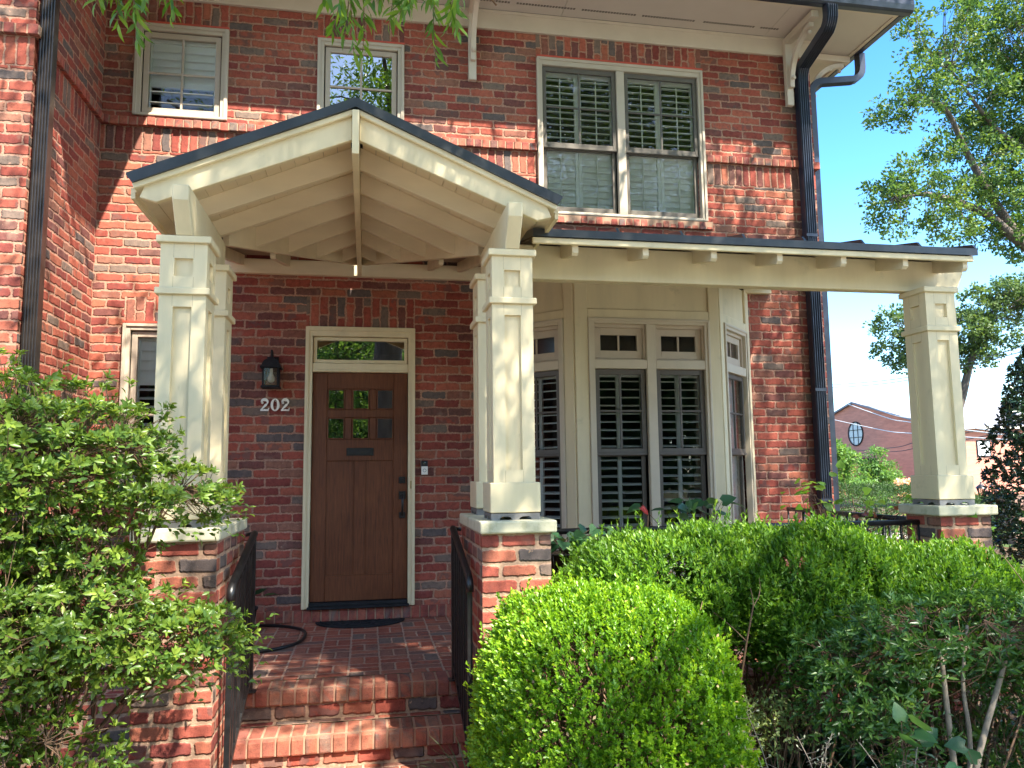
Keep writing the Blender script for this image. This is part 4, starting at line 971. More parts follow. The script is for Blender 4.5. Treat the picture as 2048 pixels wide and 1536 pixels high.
ML['grass'] = leaf_mat('strap_leaf', [(0, (.05, .10, .045)), (.6, (.09, .155, .075)), (1, (.17, .24, .12))], .3, .45, .35)
ML['broad'] = leaf_mat('broad_leaf', [(0, (.035, .10, .045)), (.6, (.065, .165, .065)), (1, (.12, .23, .07))], .3, .4, .4)
ML['vine'] = leaf_mat('vine_leaf', [(0, (.10, .22, .03)), (.6, (.16, .32, .04)), (1, (.26, .42, .06))], .45, .4, .35)
ML['hedge_far'] = leaf_mat('far_hedge_leaf', [(0, (.020, .052, .018)), (.6, (.040, .090, .026)), (1, (.09, .14, .04))], .3, .45, .3)
ML['light'] = leaf_mat('light_green_leaf', [(0, (.07, .155, .045)), (.6, (.12, .235, .06)), (1, (.20, .31, .07))], .4, .45, .3)
M['twig'] = plain_mat('twig_bark', (.17, .105, .065), .85, .2, var=.3, scale=30, bump=.3)
M['graytwig'] = plain_mat('gray_stem_bark', (.30, .25, .19), .85, .2, var=.3, scale=30, bump=.4)
M['bark'] = plain_mat('oak_bark', (.12, .10, .085), .9, .2, var=.4, scale=8, bump=1.0, bscale=22, bdist=.02, stretch=(1, 1, .25))

# ------------------------------------------------------------------ left azalea
def azalea(name, label, lobes, base, ntips, L, W, mat, stem_items=(), thick=1.0, up=.35, seed=0, nl=8, flat=1.0, gap=.0):
    root = empty(name, label, 'shrub', loc=base); tot = sum(l[1][0] * l[1][1] + l[1][0] * l[1][2] for l in lobes)
    P, D, items, sec = [], [], [], []
    nst = 5; tops = []
    for c, r in lobes:
        c, r = np.array(c), np.array(r); n = int(ntips * (r[0] * r[1] + r[0] * r[2]) / tot)
        d = unit(n); d[:, 2] = d[:, 2] * .9 + .12; d /= np.linalg.norm(d, axis=1)[:, None]
        rr = .52 + .48 * rng.random(n) ** .45; rr = np.where(rng.random(n) < .13, 1.0 + .26 * rng.random(n), rr)
        # layered shelves: tips gather on tilted tiers
        p = c + d * r * rr[:, None]; tier = .115; p[:, 2] += (np.round(p[:, 2] / tier) * tier - p[:, 2]) * .45
        q = np.sin(p[:, 0] * 6.1 + seed) + np.sin(p[:, 1] * 5.3 + 2 * seed) + np.sin(p[:, 2] * 8.7 + seed) + rng.normal(size=n) * .5; keep = (q > -.95 + gap)
        p, d = p[keep], d[keep]
        P.append(p); dd = d * np.array([1, 1, .5]) + np.array([0, 0, up]) + rng.normal(size=p.shape) * .22; D.append(dd)
        nodes = c + unit(max(5, len(p) // 16)) * r * (.25 + .45 * rng.random((max(5, len(p) // 16), 1)))
        hub = c - np.array([0, 0, .45 * r[2]]); main = curve3(base + rng.normal(size=3) * [.06, .06, 0], hub, -.05, .10, 8); items.append((main, list(np.linspace(.014, .006, 8) * thick)))
        for nd in nodes:
            items.append((curve3(main[rng.integers(4, 8)], nd, .06, .12, 5), list(np.linspace(.005, .003, 5) * thick)))
        for k in range(len(p)):
            j = np.argmin(((nodes - p[k]) ** 2).sum(1)); items.append((curve3(nodes[j], p[k], .10, .10, 4), list(np.linspace(.0022, .0012, 4))))
    P = np.concatenate(P); D = np.concatenate(D)
    s = sprigs(P - nrm3(D) * .02, D, .030, nl, L, W, 1.0, .05, True, .22)
    # a few loose leaves down the twigs
    lo = sprigs(P + rng.normal(size=P.shape) * .03 - np.array([0, 0, .05]), D, .05, 3, L * .8, W * .8, 1.0, 0, False, .4); s = join(s, lo)
    leaves('foliage', *s[:3], s[3], s[4], mat, root, s[5], T_OVAL); stems('stems', items, M['twig'], root, 4)
    if stem_items: stems('trunk', stem_items, M['graytwig'], root, 7)
    return root
def nrm3(D): return D / np.linalg.norm(D, axis=1)[:, None]
azalea('azalea_bush', 'loose leafy azalea bush beside the left brick pier, arms reaching over the steps',
       [((-1.12, -3.80, 1.24), (.66, .50, .46)), ((-.68, -3.75, 1.30), (.40, .36, .30)), ((-.31, -3.74, 1.15), (.28, .24, .11)), ((-.27, -3.82, .58), (.32, .30, .13)), ((-.58, -3.85, .64), (.36, .34, .24)),
        ((-1.10, -3.95, .60), (.55, .45, .42)), ((-.95, -4.15, .08), (.46, .36, .34)), ((-.62, -4.10, .20), (.24, .26, .18)), ((-1.5, -3.7, .7), (.5, .5, .7)), ((-.62, -3.80, .90), (.24, .24, .20))],
       np.array([-1.05, -3.75, GZ]), 6200, .040, .0195, ML['azalea'], seed=1.7, gap=-.2)

# ------------------------------------------------------------------ boxwood
bx = empty('boxwood_shrub', 'round clipped bright green boxwood in front of the right brick pier', 'shrub', loc=(1.64, -3.62, GZ))
C, Rr_, EX = (1.60, -3.62, .025), (.585, .58, .625), 2.8
p0, n0 = superell(7600, C, Rr_, EX, -.75, .022, 1.0); p1, n1 = superell(2600, C, tuple(x * .90 for x in Rr_), EX, -.75, .02, 2.0); p2, n2 = superell(1700, C, tuple(x * .80 for x in Rr_), EX, -.75, .02, 3.0)
upv = np.array([0, 0, 1.])
s = join(sprigs(p0 - n0 * .03, n0 * .55 + upv * .75 + rng.normal(size=n0.shape) * .28, .030 + .040 * rng.random(len(p0)), 9, .0215, .0130, .85),
         sprigs(p1, n1 * .5 + upv * .6 + rng.normal(size=n1.shape) * .4, .05, 6, .022, .0135, 1.0), sprigs(p2, n2 * .5 + upv * .6 + rng.normal(size=n2.shape) * .5, .06, 6, .028, .017, 1.0))
pk = rng.choice(len(p0), 170, replace=False); s = join(s, sprigs(p0[pk], n0[pk] * .4 + upv + rng.normal(size=(170, 3)) * .25, .06 + .05 * rng.random(170), 12, .024, .014, .8))
leaves('foliage', *s[:3], s[3], s[4], ML['box'], bx, s[5], T_RHOMB)
it = []
for k in range(420):
    i = rng.integers(0, len(p0)); it.append((curve3((1.64 + rng.normal() * .12, -3.62 + rng.normal() * .12, GZ + .1 + .4 * rng.random()), p0[i] - n0[i] * .02, 0, .06, 5), list(np.linspace(.006, .0014, 5))))
stems('branches', it, M['twig'], bx, 3)
dd = unit(260); pd, nd = superell(260, C, Rr_, EX, -.6, .02, 1.0); leaves('dead_leaves', pd + nd * .005, unit(260), nd, .020, .012, leaf_mat('dead_leaf', [(0, (.30, .19, .09)), (1, (.52, .38, .20))], .3, .6), bx, rng.random(260), T_RHOMB)

# ------------------------------------------------------------------ clipped hedge before the side porch
hd = empty('privet_hedge', 'long clipped privet hedge in front of the side porch, bare stems below', 'hedge', loc=(3.0, -3.0, GZ))
lobes = [((2.20, -3.02, .47), (.62, .46, .41), 2.5), ((2.95, -3.06, .455), (.70, .50, .42), 2.4), ((3.65, -3.05, .315), (.66, .50, .42), 2.4), ((4.20, -3.10, .20), (.45, .45, .36), 2.2), ((3.3, -3.30, .27), (.85, .35, .34), 2.2), ((1.80, -3.10, .36), (.22, .30, .38), 2.2)]
S = []
for i, (c, r, ex) in enumerate(lobes):
    ar = r[0] * r[1] + r[0] * r[2] + r[1] * r[2]; n = int(4600 * ar)
    p, q = superell(n, c, r, ex, -.45, .045, i * 1.3); k = (p[:, 2] > .30 + .06 * np.sin(p[:, 0] * 9)) | (rng.random(len(p)) < .12); k &= (np.sin(p[:, 0] * 11 + i) + np.sin(p[:, 1] * 13) + np.sin(p[:, 2] * 15 + 2 * i)) > -1.9; p, q = p[k], q[k]; n = len(p)
    S.append(sprigs(p - q * .05, q * .45 + upv * .85 + rng.normal(size=q.shape) * .35, .04 + .045 * rng.random(n), 9, .033, .0140, .85, .05)); S[-1][5] = S[-1][5] * .85  # older growth tone, also putting the hedge front's shade into leaf colour
    p, q = superell(n // 2, c, tuple(x * .86 for x in r), ex, -.35, .03, i); S.append(sprigs(p, q * .4 + upv * .5 + rng.normal(size=q.shape) * .5, .08, 7, .032, .013, 1.0))
    k = rng.choice(len(p), len(p) // 12, replace=False); kk = k[p[k, 2] > c[2]]; S.append(sprigs(p[kk] + q[kk] * .06, q[kk] * .3 + upv + rng.normal(size=(len(kk), 3)) * .3, .08 + .06 * rng.random(len(kk)), 10, .032, .0125, .75, .05))
S.append(sprigs(*[(lambda p: (p, unit(len(p)) + np.array([0, -.4, -.2])))(np.stack([1.7 + 2.6 * rng.random(130), -3.35 + .5 * rng.random(130), -.05 + .40 * rng.random(130)], 1))][0], .09, 7, .032, .013, 1.0))
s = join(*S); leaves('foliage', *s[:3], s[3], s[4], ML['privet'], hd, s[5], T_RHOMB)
it = []
for k in range(110):
    x = 1.75 + 2.6 * rng.random(); a = (x, -3.05 + .22 * rng.normal(), GZ); b = (x + .25 * rng.normal(), a[1] + .18 * rng.normal(), .32 + .28 * rng.random()); c = curve3(a, b, 0, .05, 7); it.append((c, list(np.linspace(.007 + .006 * rng.random(), .004, 7))))
    for j in range(4): e = c[rng.integers(3, 7)]; it.append((curve3(e, e + np.array([.10 * rng.normal(), .07 * rng.normal() + .05, .05 + .13 * rng.random()]), 0, .08, 4), list(np.linspace(.0035, .0016, 4))))
stems('stems', it, M['twig'], hd, 4)

# ------------------------------------------------------------------ right azalea with bare trunks, corner shrub
st_items = [(spline([(3.06, -4.02, GZ), (3.055, -4.04, -.1), (3.05, -4.03, .15), (3.06, -4.0, .45)], 5), .017), (spline([(3.13, -4.06, GZ), (3.115, -4.08, -.15), (3.18, -4.08, .05), (3.30, -4.05, .25), (3.45, -4.0, .48)], 5), .017),
            (spline([(3.10, -4.02, GZ), (3.16, -4.02, 0), (3.18, -3.98, .25), (3.25, -3.95, .5)], 5), .012)]
st_items = [(p, list(np.linspace(r, r * .6, len(p)))) for p, r in st_items]
az2 = azalea('azalea_bush', 'dark layered azalea with bare pale stems at the lower right, in front of the hedge',
       [((3.20, -3.98, .50), (.52, .36, .13)), ((3.62, -3.85, .42), (.40, .36, .20)), ((2.78, -3.86, .36), (.30, .28, .12)), ((2.68, -3.92, .20), (.26, .26, .12)), ((2.84, -4.0, .10), (.26, .25, .12)), ((3.55, -3.8, .05), (.40, .30, .25)), ((2.95, -4.1, -.08), (.22, .22, .13))],
       np.array([3.1, -4.0, GZ]), 1700, .050, .018, ML['azalea_dark'], st_items, .5, seed=4.2, nl=9, gap=.15)
azalea('azalea_bush', 'small gray green azalea at the right edge, below the lone porch pier', [((4.70, -3.02, .40), (.34, .30, .24)), ((5.0, -2.95, .38), (.40, .35, .28))], np.array([4.7, -3.0, GZ]), 380, .046, .017, ML['azalea_dark'], seed=2.9)

# ------------------------------------------------------------------ ground cover, strap leaved clumps, odd plants
n = 15000; gx = rng.uniform(1.1, 5.2, n); gy = rng.uniform(-5.0, -2.6, n)
P = np.stack([gx, gy, GZ + .02 + .16 * rng.random(n) * (.6 + .4 * np.sin(gx * 5) * np.cos(gy * 4))], 1); A = unit(n); A[:, 2] *= .35
leaves('ivy_groundcover', P, A, np.array([0, 0, 1.]) + rng.normal(size=(n, 3)) * .35, .035 + .03 * rng.random(n), .03 + .02 * rng.random(n), ML['ivy'], None, rng.random(n), T_OVAL)['kind'] = 'stuff'
n = 5000; gx = rng.uniform(-2.6, -.3, n); gy = rng.uniform(-5.0, -3.0, n); P = np.stack([gx, gy, GZ + .02 + .12 * rng.random(n)], 1); A = unit(n); A[:, 2] *= .35
leaves('ivy_groundcover', P, A, np.array([0, 0, 1.]) + rng.normal(size=(n, 3)) * .35, .035 + .03 * rng.random(n), .03 + .02 * rng.random(n), ML['ivy'], None, rng.random(n), T_OVAL)['kind'] = 'stuff'

def blades(name, label, cat, base, n, L, W, spread, mat, group=None, lift=1.0, seeds=0):
    root = empty(name, label, cat, group, loc=base); m = MB(); V = []; F = []; rn = []
    for i in range(n):
        a = rng.random() * 2 * math.pi; ln = L * (.6 + .5 * rng.random()); w = W * (.7 + .5 * rng.random()); out = np.array([math.cos(a), math.sin(a), 0]); sd = np.array([-out[1], out[0], 0]); b = np.array(base) + out * .03 * rng.random() + sd * rng.normal() * .02
        th = .25 + spread * rng.random(); k0 = len(V); p = b.copy(); ang = math.pi / 2 - .15 * rng.random()
        for j in range(7):
            t = j / 6; ww = w * (1 - t ** 2.2) * .5 + .0003; V += [p - sd * ww, p + sd * ww]
            ang -= th * lift * (.15 + t * .55); p = p + (out * math.cos(ang) + np.array([0, 0, 1]) * math.sin(ang)) * ln / 6
        F += [(k0 + 2 * j, k0 + 2 * j + 1, k0 + 2 * j + 3, k0 + 2 * j + 2) for j in range(6)]; rn += [rng.random()] * 6
    me = bpy.data.meshes.new('blades'); me.from_pydata([tuple(v) for v in V], [], F); at = me.attributes.new('rnd', 'FLOAT', 'FACE'); at.data.foreach_set('value', np.array(rn, np.float32)); me.materials.append(mat)
    o = bpy.data.objects.new('blades', me); col.objects.link(o); adopt(o, root)
    if seeds:
        it = []; sp, sa = [], []
        for i in range(seeds):
            a = rng.random() * 6.28; tip = np.array(base) + np.array([math.cos(a) * .16, math.sin(a) * .16, L * (.95 + .25 * rng.random())]); c = curve3(base, tip, -.08, .05, 8); it.append((c, .0016))
            for j in range(16): t = c[4] + (c[7] - c[4]) * rng.random(); q = t + rng.normal(size=3) * [.028, .028, .015]; it.append(([t, q], .0007)); sp.append(q); sa.append(rng.normal(size=3) + [0, 0, 1.2])
        stems('seed_stalks', it, M['graytwig'], root, 3); leaves('seed_heads', sp, sa, unit(len(sp)), .013, .006, leaf_mat('pale_seed', [(0, (.34, .36, .24)), (1, (.5, .5, .36))], .3, .6), root, rng.random(len(sp)), T_RHOMB)
    return root
blades('liriope_clump', 'blue green strap leaved clump between the steps and the boxwood', 'plant', (1.02, -3.30, GZ), 90, .42, .0085, .75, ML['grass'])
blades('liriope_clump', 'sparse strap leaved clump at the foot of the left pier, by the lower step', 'plant', (-.24, -3.42, GZ), 46, .34, .0075, .45, ML['grass'])
blades('liriope_clump', 'sparse strap leaved clump before the left pier, under the azalea', 'plant', (-.46, -3.50, GZ), 34, .36, .0075, .4, ML['grass'])
blades('tall_grass', 'tall grass with pale seed heads just right of the boxwood', 'grass', (2.06, -4.42, GZ), 34, .66, .007, .25, ML['grass'], seeds=4)
blades('tall_grass', 'tall grass with one drooping seed head under the dark layered azalea', 'grass', (2.52, -4.45, GZ), 22, .58, .006, .3, ML['grass'], seeds=2)
# scraggly twig shrub by the boxwood
P = np.stack([2.33 + .10 * rng.normal(size=120), -3.75 + .08 * rng.normal(size=120), -.05 + .20 * rng.random(120)], 1); sc = empty('twiggy_shrub', 'pale scraggly sprigs between the boxwood and the dark azalea', 'shrub', loc=(2.33, -3.75, GZ))
s = sprigs(P, unit(120) + upv * .6, .08, 8, .022, .014, 1.0); leaves('foliage', *s[:3], s[3], s[4], leaf_mat('pale_sprig_leaf', [(0, (.12, .19, .06)), (1, (.28, .33, .14))], .35, .4), sc, s[5], T_OVAL)
stems('stems', [(curve3((2.33, -3.75, GZ), p, 0, .1, 5), .0025) for p in P[:50]], M['twig'], sc, 3)

def leafy(name, label, cat, base, tips, L, W, mat, tmpl, rstem=.003, droop=-.35, group=None, ups=.4, sag=-.1):
    root = empty(name, label, cat, group, loc=base); tips = np.array(tips, float); n = len(tips)
    ax = tips - np.array(base); ax[:, 2] *= .2; ax += rng.normal(size=ax.shape) * .05; ax = nrm3(ax); ax[:, 2] += droop
    leaves('foliage', tips, ax, upv * 1.0 + np.array([-.1, -.6, 0]) + rng.normal(size=(n, 3)) * ups, L * (.75 + .4 * rng.random(n)), W * (.75 + .4 * rng.random(n)), mat, root, rng.random(n), tmpl)
    stems('stems', [(curve3(base, t, sag, .05, 7), list(np.linspace(rstem, rstem * .5, 7))) for t in tips], M['twig'], root, 5); return root
leafy('vine_seedling', 'three leaved green seedling in the dark below the layered azalea', 'plant', (2.66, -4.22, GZ), [(2.655, -4.28, .13), (2.695, -4.30, .135), (2.675, -4.30, .165), (2.72, -4.27, .185), (2.66, -4.25, .20)], .105, .085, ML['broad'], T_HEART, droop=-.75, ups=.2)
leafy('vine_seedling', 'light green twining vine with heart leaves at the foot of the pale azalea stems', 'plant', (2.95, -4.42, GZ), [(2.70 + .06 * i, -4.42 + .04 * rng.normal(), .02 + .11 * math.sin(i * .9) + .02 * rng.normal()) for i in range(11)], .07, .06, ML['broad'], T_HEART, .002, droop=-.4)
# vine on the side railing
tips = [(4.40 + rng.normal() * .10, -1.55 + .55 * rng.normal(), .84 + abs(rng.normal()) * .16) for i in range(34)] + [(4.30 + rng.normal() * .05, -1.05 + .2 * rng.normal(), 1.0 + .14 * rng.random()) for i in range(12)]
leafy('porch_vine', 'bright heart leaved vine on the porch railing by the ribbed dark downspout', 'vine', (4.42, -1.3, FZ), tips, .088, .072, ML['vine'], T_HEART, .0028, droop=-.55, sag=-.15)
leafy('flower_stems', 'dried reddish flower stems against the railing beside the bright vine', 'plant', (4.30, -1.95, FZ), [(4.25 + .12 * rng.normal(), -1.95 + .1 * rng.normal(), .84 + .08 * rng.random()) for i in range(9)], .06, .05, leaf_mat('dry_red_leaf', [(0, (.20, .05, .03)), (1, (.32, .10, .05))], .3, .5), T_OVAL, .002)
# potted broad leaved plants
def pot(root, c, r, h, mat, sides=20):
    m = MB(); m.lathe([(.001, 0), (r * .78, 0), (r * .98, h * .92), (r * 1.05, h * .92), (r * 1.05, h), (r * .92, h), (r * .88, h * .86), (.001, h * .86)], c, sides); return m.build('pot', mat, root)
b = leafy('potted_plant', 'blue green broad leaved plant topping the hedge in front of the bay window', 'plant', (3.02, -1.55, .35), [(3.02 + .16 * rng.normal(), -1.55 + .10 * rng.normal(), .86 + .13 * rng.random()) for i in range(26)], .115, .10, ML['broad'], T_HEART, .004, droop=-.4); pot(b, (3.02, -1.55, FZ), .17, .44, plain_mat('clay_pot', (.32, .13, .07), .8))
b = leafy('potted_plant', 'dark strap leaved potted plant in the corner behind the left handrail', 'plant', (-.50, -.34, .12), [(-.50 + .13 * rng.normal(), -.34 + .10 * rng.normal(), .20 + .30 * rng.random()) for i in range(18)], .17, .045, ML['ivy'], T_LONG, .003, droop=.1); pot(b, (-.50, -.34, FZ), .14, .20, M['matte_black'])
b = leafy('basket_stand', 'broad leaved plant in a dark coir basket on a thin pole beside the pier', 'planter', (1.70, -2.62, .74), [(1.72 + .12 * rng.normal(), -2.62 + .08 * rng.normal(), .79 + .10 * rng.random()) for i in range(34)], .10, .085, ML['broad'], T_HEART, .003, droop=-.5)
m = MB(); m.lathe([(.001, .555), (.05, .560), (.10, .60), (.13, .66), (.145, .735), (.150, .745), (.135, .745), (.12, .70), (.001, .70)], (1.69, -2.62, 0), 18); m.build('basket', plain_mat('coir_basket', (.035, .026, .020), .95, .1, var=.5, scale=30, bump=1, bscale=60, bdist=.01), b)
m = MB()
for k in range(8):
    a = k * math.pi / 4; m.tube([(1.69, -2.62, .54), (1.69 + .08 * math.cos(a), -2.62 + .08 * math.sin(a), .575), (1.69 + .14 * math.cos(a), -2.62 + .14 * math.sin(a), .66), (1.69 + .156 * math.cos(a), -2.62 + .156 * math.sin(a), .748)], .004, 5)
m.tube([(1.69 + .156 * math.cos(a), -2.62 + .156 * math.sin(a), .748) for a in np.linspace(0, 2 * math.pi, 25)], .005, 5); m.tube([(1.655, -2.66, GZ), (1.665, -2.65, .2), (1.685, -2.63, .545)], .009, 8); m.build('wire_frame', M['black'], b)
# red bud
rf_ = empty('red_flower', 'single red pointed flower bud poking above the hedge before the bay window', 'flower', loc=(2.24, -2.55, .5))
P = np.array([(2.235, -2.55, .955)] * 7); A = np.array([(-.55 + .16 * rng.normal(), .1 * rng.normal(), .75 + .14 * rng.normal()) for i in range(7)]); leaves('petals', P, A, unit(7) + [0, -1, .3], .070, .022, leaf_mat('red_petal', [(0, (.50, .05, .06)), (1, (.70, .16, .14))], .3, .5), rf_, rng.random(7), T_LONG)
stems('stem', [(curve3((2.25, -2.55, .45), (2.235, -2.55, .958), 0, .03, 6), .004)], M['twig'], rf_, 5)
# ------------------------------------------------------------------ trees
def limb(pts, r0, r1, n=6):
    p = spline(pts, n); return (p, list(np.linspace(r0, r1, len(p))))
def clusters(C, rad, per, L, W, up=.1, droop=0.0):
    """leaves scattered round cluster centres"""
    n = len(C) * per; P = np.repeat(C, per, 0); o = unit(n) * (rng.random(n) ** .5)[:, None] * np.repeat(rad, per)[:, None] * np.array([1.15, 1.15, .75]); A = unit(n) + nrm3(o + 1e-6) * .8; A[:, 2] += up - droop
    tone = np.repeat(rng.random(len(C)), per); s = .7 + .6 * rng.random(n)
    return [P + o, A, unit(n) + np.array([0, 0, .8]), L * s, W * s, np.clip(.55 * tone + .45 * rng.random(n), 0, 1)]

# the willow oak the house stands under: trunk behind the viewer, crown over the front yard
wo = empty('willow_oak', 'willow oak whose narrow leaved sprigs hang into the top of the view', 'tree', loc=(1.0, -10.4, GZ))
def keep_light(P):
    """how much of the sun each bunch of leaves is allowed to take (gaps in the crown)"""
    x, y, z = P.T; k = np.ones(len(P))
    def lim(mask, T):
        nonlocal k
        k = np.where(mask, np.minimum(k, 1 - T), k)
    t = -y / SY_; X = x - SX_ * t; Z = z - t; f = (Z > -.5) & (Z < 6)                       # front wall
    lim(f & (X > -2.3) & (X < 2.25) & (Z > 2.85) & (Z < 5.0), 1.0)
    lim(f & (X > -2.0) & (X < -.7) & (Z > 1.4) & (Z < 2.85), .85)
    lim(f & (X > 2.15) & (X < 3.95) & (Z > 3.6) & (Z < 4.50), .96); lim(f & (X > 4.0) & (X < 5.2) & (Z > 4.05) & (Z < 5.0), .80); lim(f & (X > 4.2) & (X < 5.3) & (Z > .8) & (Z < 1.75), .72)
    t = (x - WX) / SX_; Y = y + SY_ * t; Z = z - t; f = (t > 0) & (Y > -1.6) & (Y < 0.1) & (Z > 0)          # side of the left wing
    lim(f & (Z < 3.9), .84)
    t = (-1.42 - y) / SY_; X = x - SX_ * t; Z = z - t; lim((X < WX + .1) & (Z > 0) & (Z < 6), .62)
    t = (-3.0 - y) / SY_; X = x - SX_ * t; Z = z - t; f = (t > 0) & (Z > .8) & (Z < 2.55)
    lim(f & (X > -.8) & (X < -.1), .34); lim(f & (X > 1.0) & (X < 1.6), .16); lim(f & (X > 4.1) & (X < 5.1), .0)
    t = z - .7; X = x - SX_ * t; Y = y + SY_ * t
    lim((X > 1.5) & (X < 2.4) & (Y > -3.9) & (Y < -2.4), .96); lim((X > 2.3) & (X < 5.4) & (Y > -3.25) & (Y < -2.4), .97); lim((X > 2.8) & (X < 5.0) & (Y > -4.4) & (Y <= -3.4), .55); lim((X > .8) & (X < 2.4) & (Y > -4.4) & (Y < -2.9), .98); lim((X < .2) & (Y > -4.5) & (Y < -3.1), .74)
    t = z - 1.5; X = x - SX_ * t; Y = y + SY_ * t; lim((X > -2.2) & (X < .3) & (Y > -4.5) & (Y < -3.2), .76)
    t = z + .2; X = x - SX_ * t; Y = y + SY_ * t
    lim((X > -.3) & (X < .9) & (Y > -3.1) & (Y < -2.18), .93); lim((X > -.3) & (X < 1.1) & (Y >= -2.18) & (Y < -.6), .22)
    return k
N = 12500
C = np.stack([rng.uniform(-5, 10.5, N), rng.uniform(-12.5, -1.0, N), rng.uniform(5.2, 11.8, N)], 1)
e = ((C - [2.3, -6.6, 8.4]) / [7.6, 5.8, 3.6]); C = C[(e ** 2).sum(1) < 1]
dep = (C[:, 0] - .51) * .184 + (C[:, 1] + 7.21) * .983; lat = (C[:, 0] - .51) * .983 - (C[:, 1] + 7.21) * .184
C = C[(dep < .2) | (C[:, 2] > 1.9 + .70 * dep) | (np.abs(lat) > dep * 1.1 + 1.5)]
lf = np.sin(C[:, 0] * 1.9 + 1) * np.cos(C[:, 1] * 1.7) + np.sin(C[:, 2] * 2.1 + C[:, 0]) * .7
def useful(P):
    x, y, z = P.T; t = -y / SY_; X, Z = x - SX_ * t, z - t; a = (X > -4) & (X < 6) & (Z > 0)
    t = z - .2; X, Y = x - SX_ * t, y + SY_ * t; return np.where(a | ((X > -2.5) & (X < 5.5) & (Y > -5)), 1.0, .22)
C = C[rng.random(len(C)) < keep_light(C) * np.clip(.80 + .25 * lf, .3, 1) * useful(C)]
cl = clusters(C, np.full(len(C), .33), 34, .125, .034, 0, .15)
# sprigs hanging into the view
tw = []; sp = []
def hang(top, tip, n, L, W):
    c = curve3(top, tip, -.10, .06, 9); tw.append((c, list(np.linspace(.004, .0015, 9))))
    for i in range(n):
        t = .12 + .88 * (i + rng.random() * .5) / n; k = min(7, int(t * 8)); p = c[k] + (c[k + 1] - c[k]) * (t * 8 - k); d = nrm(c[k + 1] - c[k]); a = rng.random() * 6.28; q = nrm(np.cross(d, [math.cos(a), math.sin(a), .3]))
        sp.append((p, d * .75 + q * (.85 if t < .95 else .25) + np.array([0, 0, -.25]), unit(1)[0] + np.array([0, -.5, .5]), L * (.7 + .45 * rng.random()), W * (.8 + .4 * rng.random()), rng.random()))
for bi, (b0, span, tips) in enumerate((((-.52, -3.95, 3.36), .34, [(-.66, 3.05), (-.60, 3.0), (-.54, 2.97), (-.50, 2.965), (-.44, 2.98), (-.40, 3.03), (-.34, 3.06), (-.30, 3.12), (-.57, 3.08), (-.47, 3.05), (-.70, 3.12)]),
                       ((.44, -3.95, 3.42), .45, [(.34, 3.10), (.40, 3.0), (.44, 2.965), (.48, 3.05), (.53, 3.14), (.31, 3.12)]), ((.63, -3.95, 3.41), .25, [(.56, 3.12), (.60, 3.15), (.64, 3.10), (.68, 3.06)]), ((.84, -3.95, 3.41), .25, [(.76, 3.13), (.82, 3.02), (.88, 3.05), (.93, 3.13), (.86, 3.10)]))):
    sp = []
    tw.append((curve3((b0[0] - span, b0[1] - .5, b0[2] + .10), (b0[0] + span, b0[1] + .1, b0[2] - .02), .02, .03, 8), list(np.linspace(.010, .005, 8))))
    for (tx, tz) in tips:
        tz += .165; hang((tx + rng.normal() * .05 + (b0[0] - tx) * .25, b0[1] + rng.normal() * .08, b0[2] + .02), (tx, b0[1] + rng.normal() * .12, tz), 22, .092, .0165)
    q_ = [np.array([q[i] for q in sp]) for i in range(6)]; leaves('hanging_sprig', *q_[:3], q_[3], q_[4], ML['willow'], wo, q_[5], T_LONG)
leaves('crown', *cl[:3], cl[3], cl[4], ML['willow'], wo, cl[5], T_RHOMB)
items = [limb([(1.0, -10.4, GZ), (1.02, -10.4, 1.5), (.95, -10.35, 3.2), (1.0, -10.2, 4.6)], .42, .30)]
for a in [(-3.2, -7.5, 8.2), (-1.0, -5.2, 7.6), (.6, -4.6, 8.6), (4.9, -4.4, 8.2), (6.5, -6.2, 8.2), (4.5, -9.5, 9.5), (-2.2, -10.8, 9), (1.2, -8.5, 10.8), (8.2, -7.5, 8.4)]:
    a = np.array(a); b = np.array([1.0, -10.2, 4.3]); l = limb([b, b + (a - b) * .35 + [0, 0, .5], b + (a - b) * .7 + [.15, .1, .25], a], .085, .025); items.append(l)
    for j in range(9):
        q = l[0][rng.integers(6, len(l[0]) - 1)]; d = unit(1)[0] * np.array([1.7, 1.7, .8]) + [0, .3, .3]; e = q + d
        dp_ = (e[0] - .51) * .184 + (e[1] + 7.21) * .983
        if e[2] > 2.2 + .72 * max(dp_, 0) and keep_light(np.array([q, (q + e) / 2, e])).min() > .3: items.append((curve3(q, e, 0, .08, 5), list(np.linspace(.022, .006, 5))))
stems('trunk', items[:1], M['bark'], wo, 14); stems('limbs', items[1:], M['bark'], wo, 7)
items = [(c, r) for c, r in tw]; items += [(spline([(.9, -7.6, 5.6), (.3, -6.2, 5.0), (-.2, -5.0, 4.2), (-.45, -4.3, 3.6), (-.62, -4.1, 3.46)], 6), list(np.linspace(.028, .006, 25))), (spline([(1.9, -7.2, 5.8), (1.4, -6.0, 5.0), (1.0, -5.0, 4.2), (.75, -4.4, 3.6), (.58, -4.0, 3.43)], 6), list(np.linspace(.028, .006, 25)))]
stems('twigs', items, M['twig'], wo, 5)

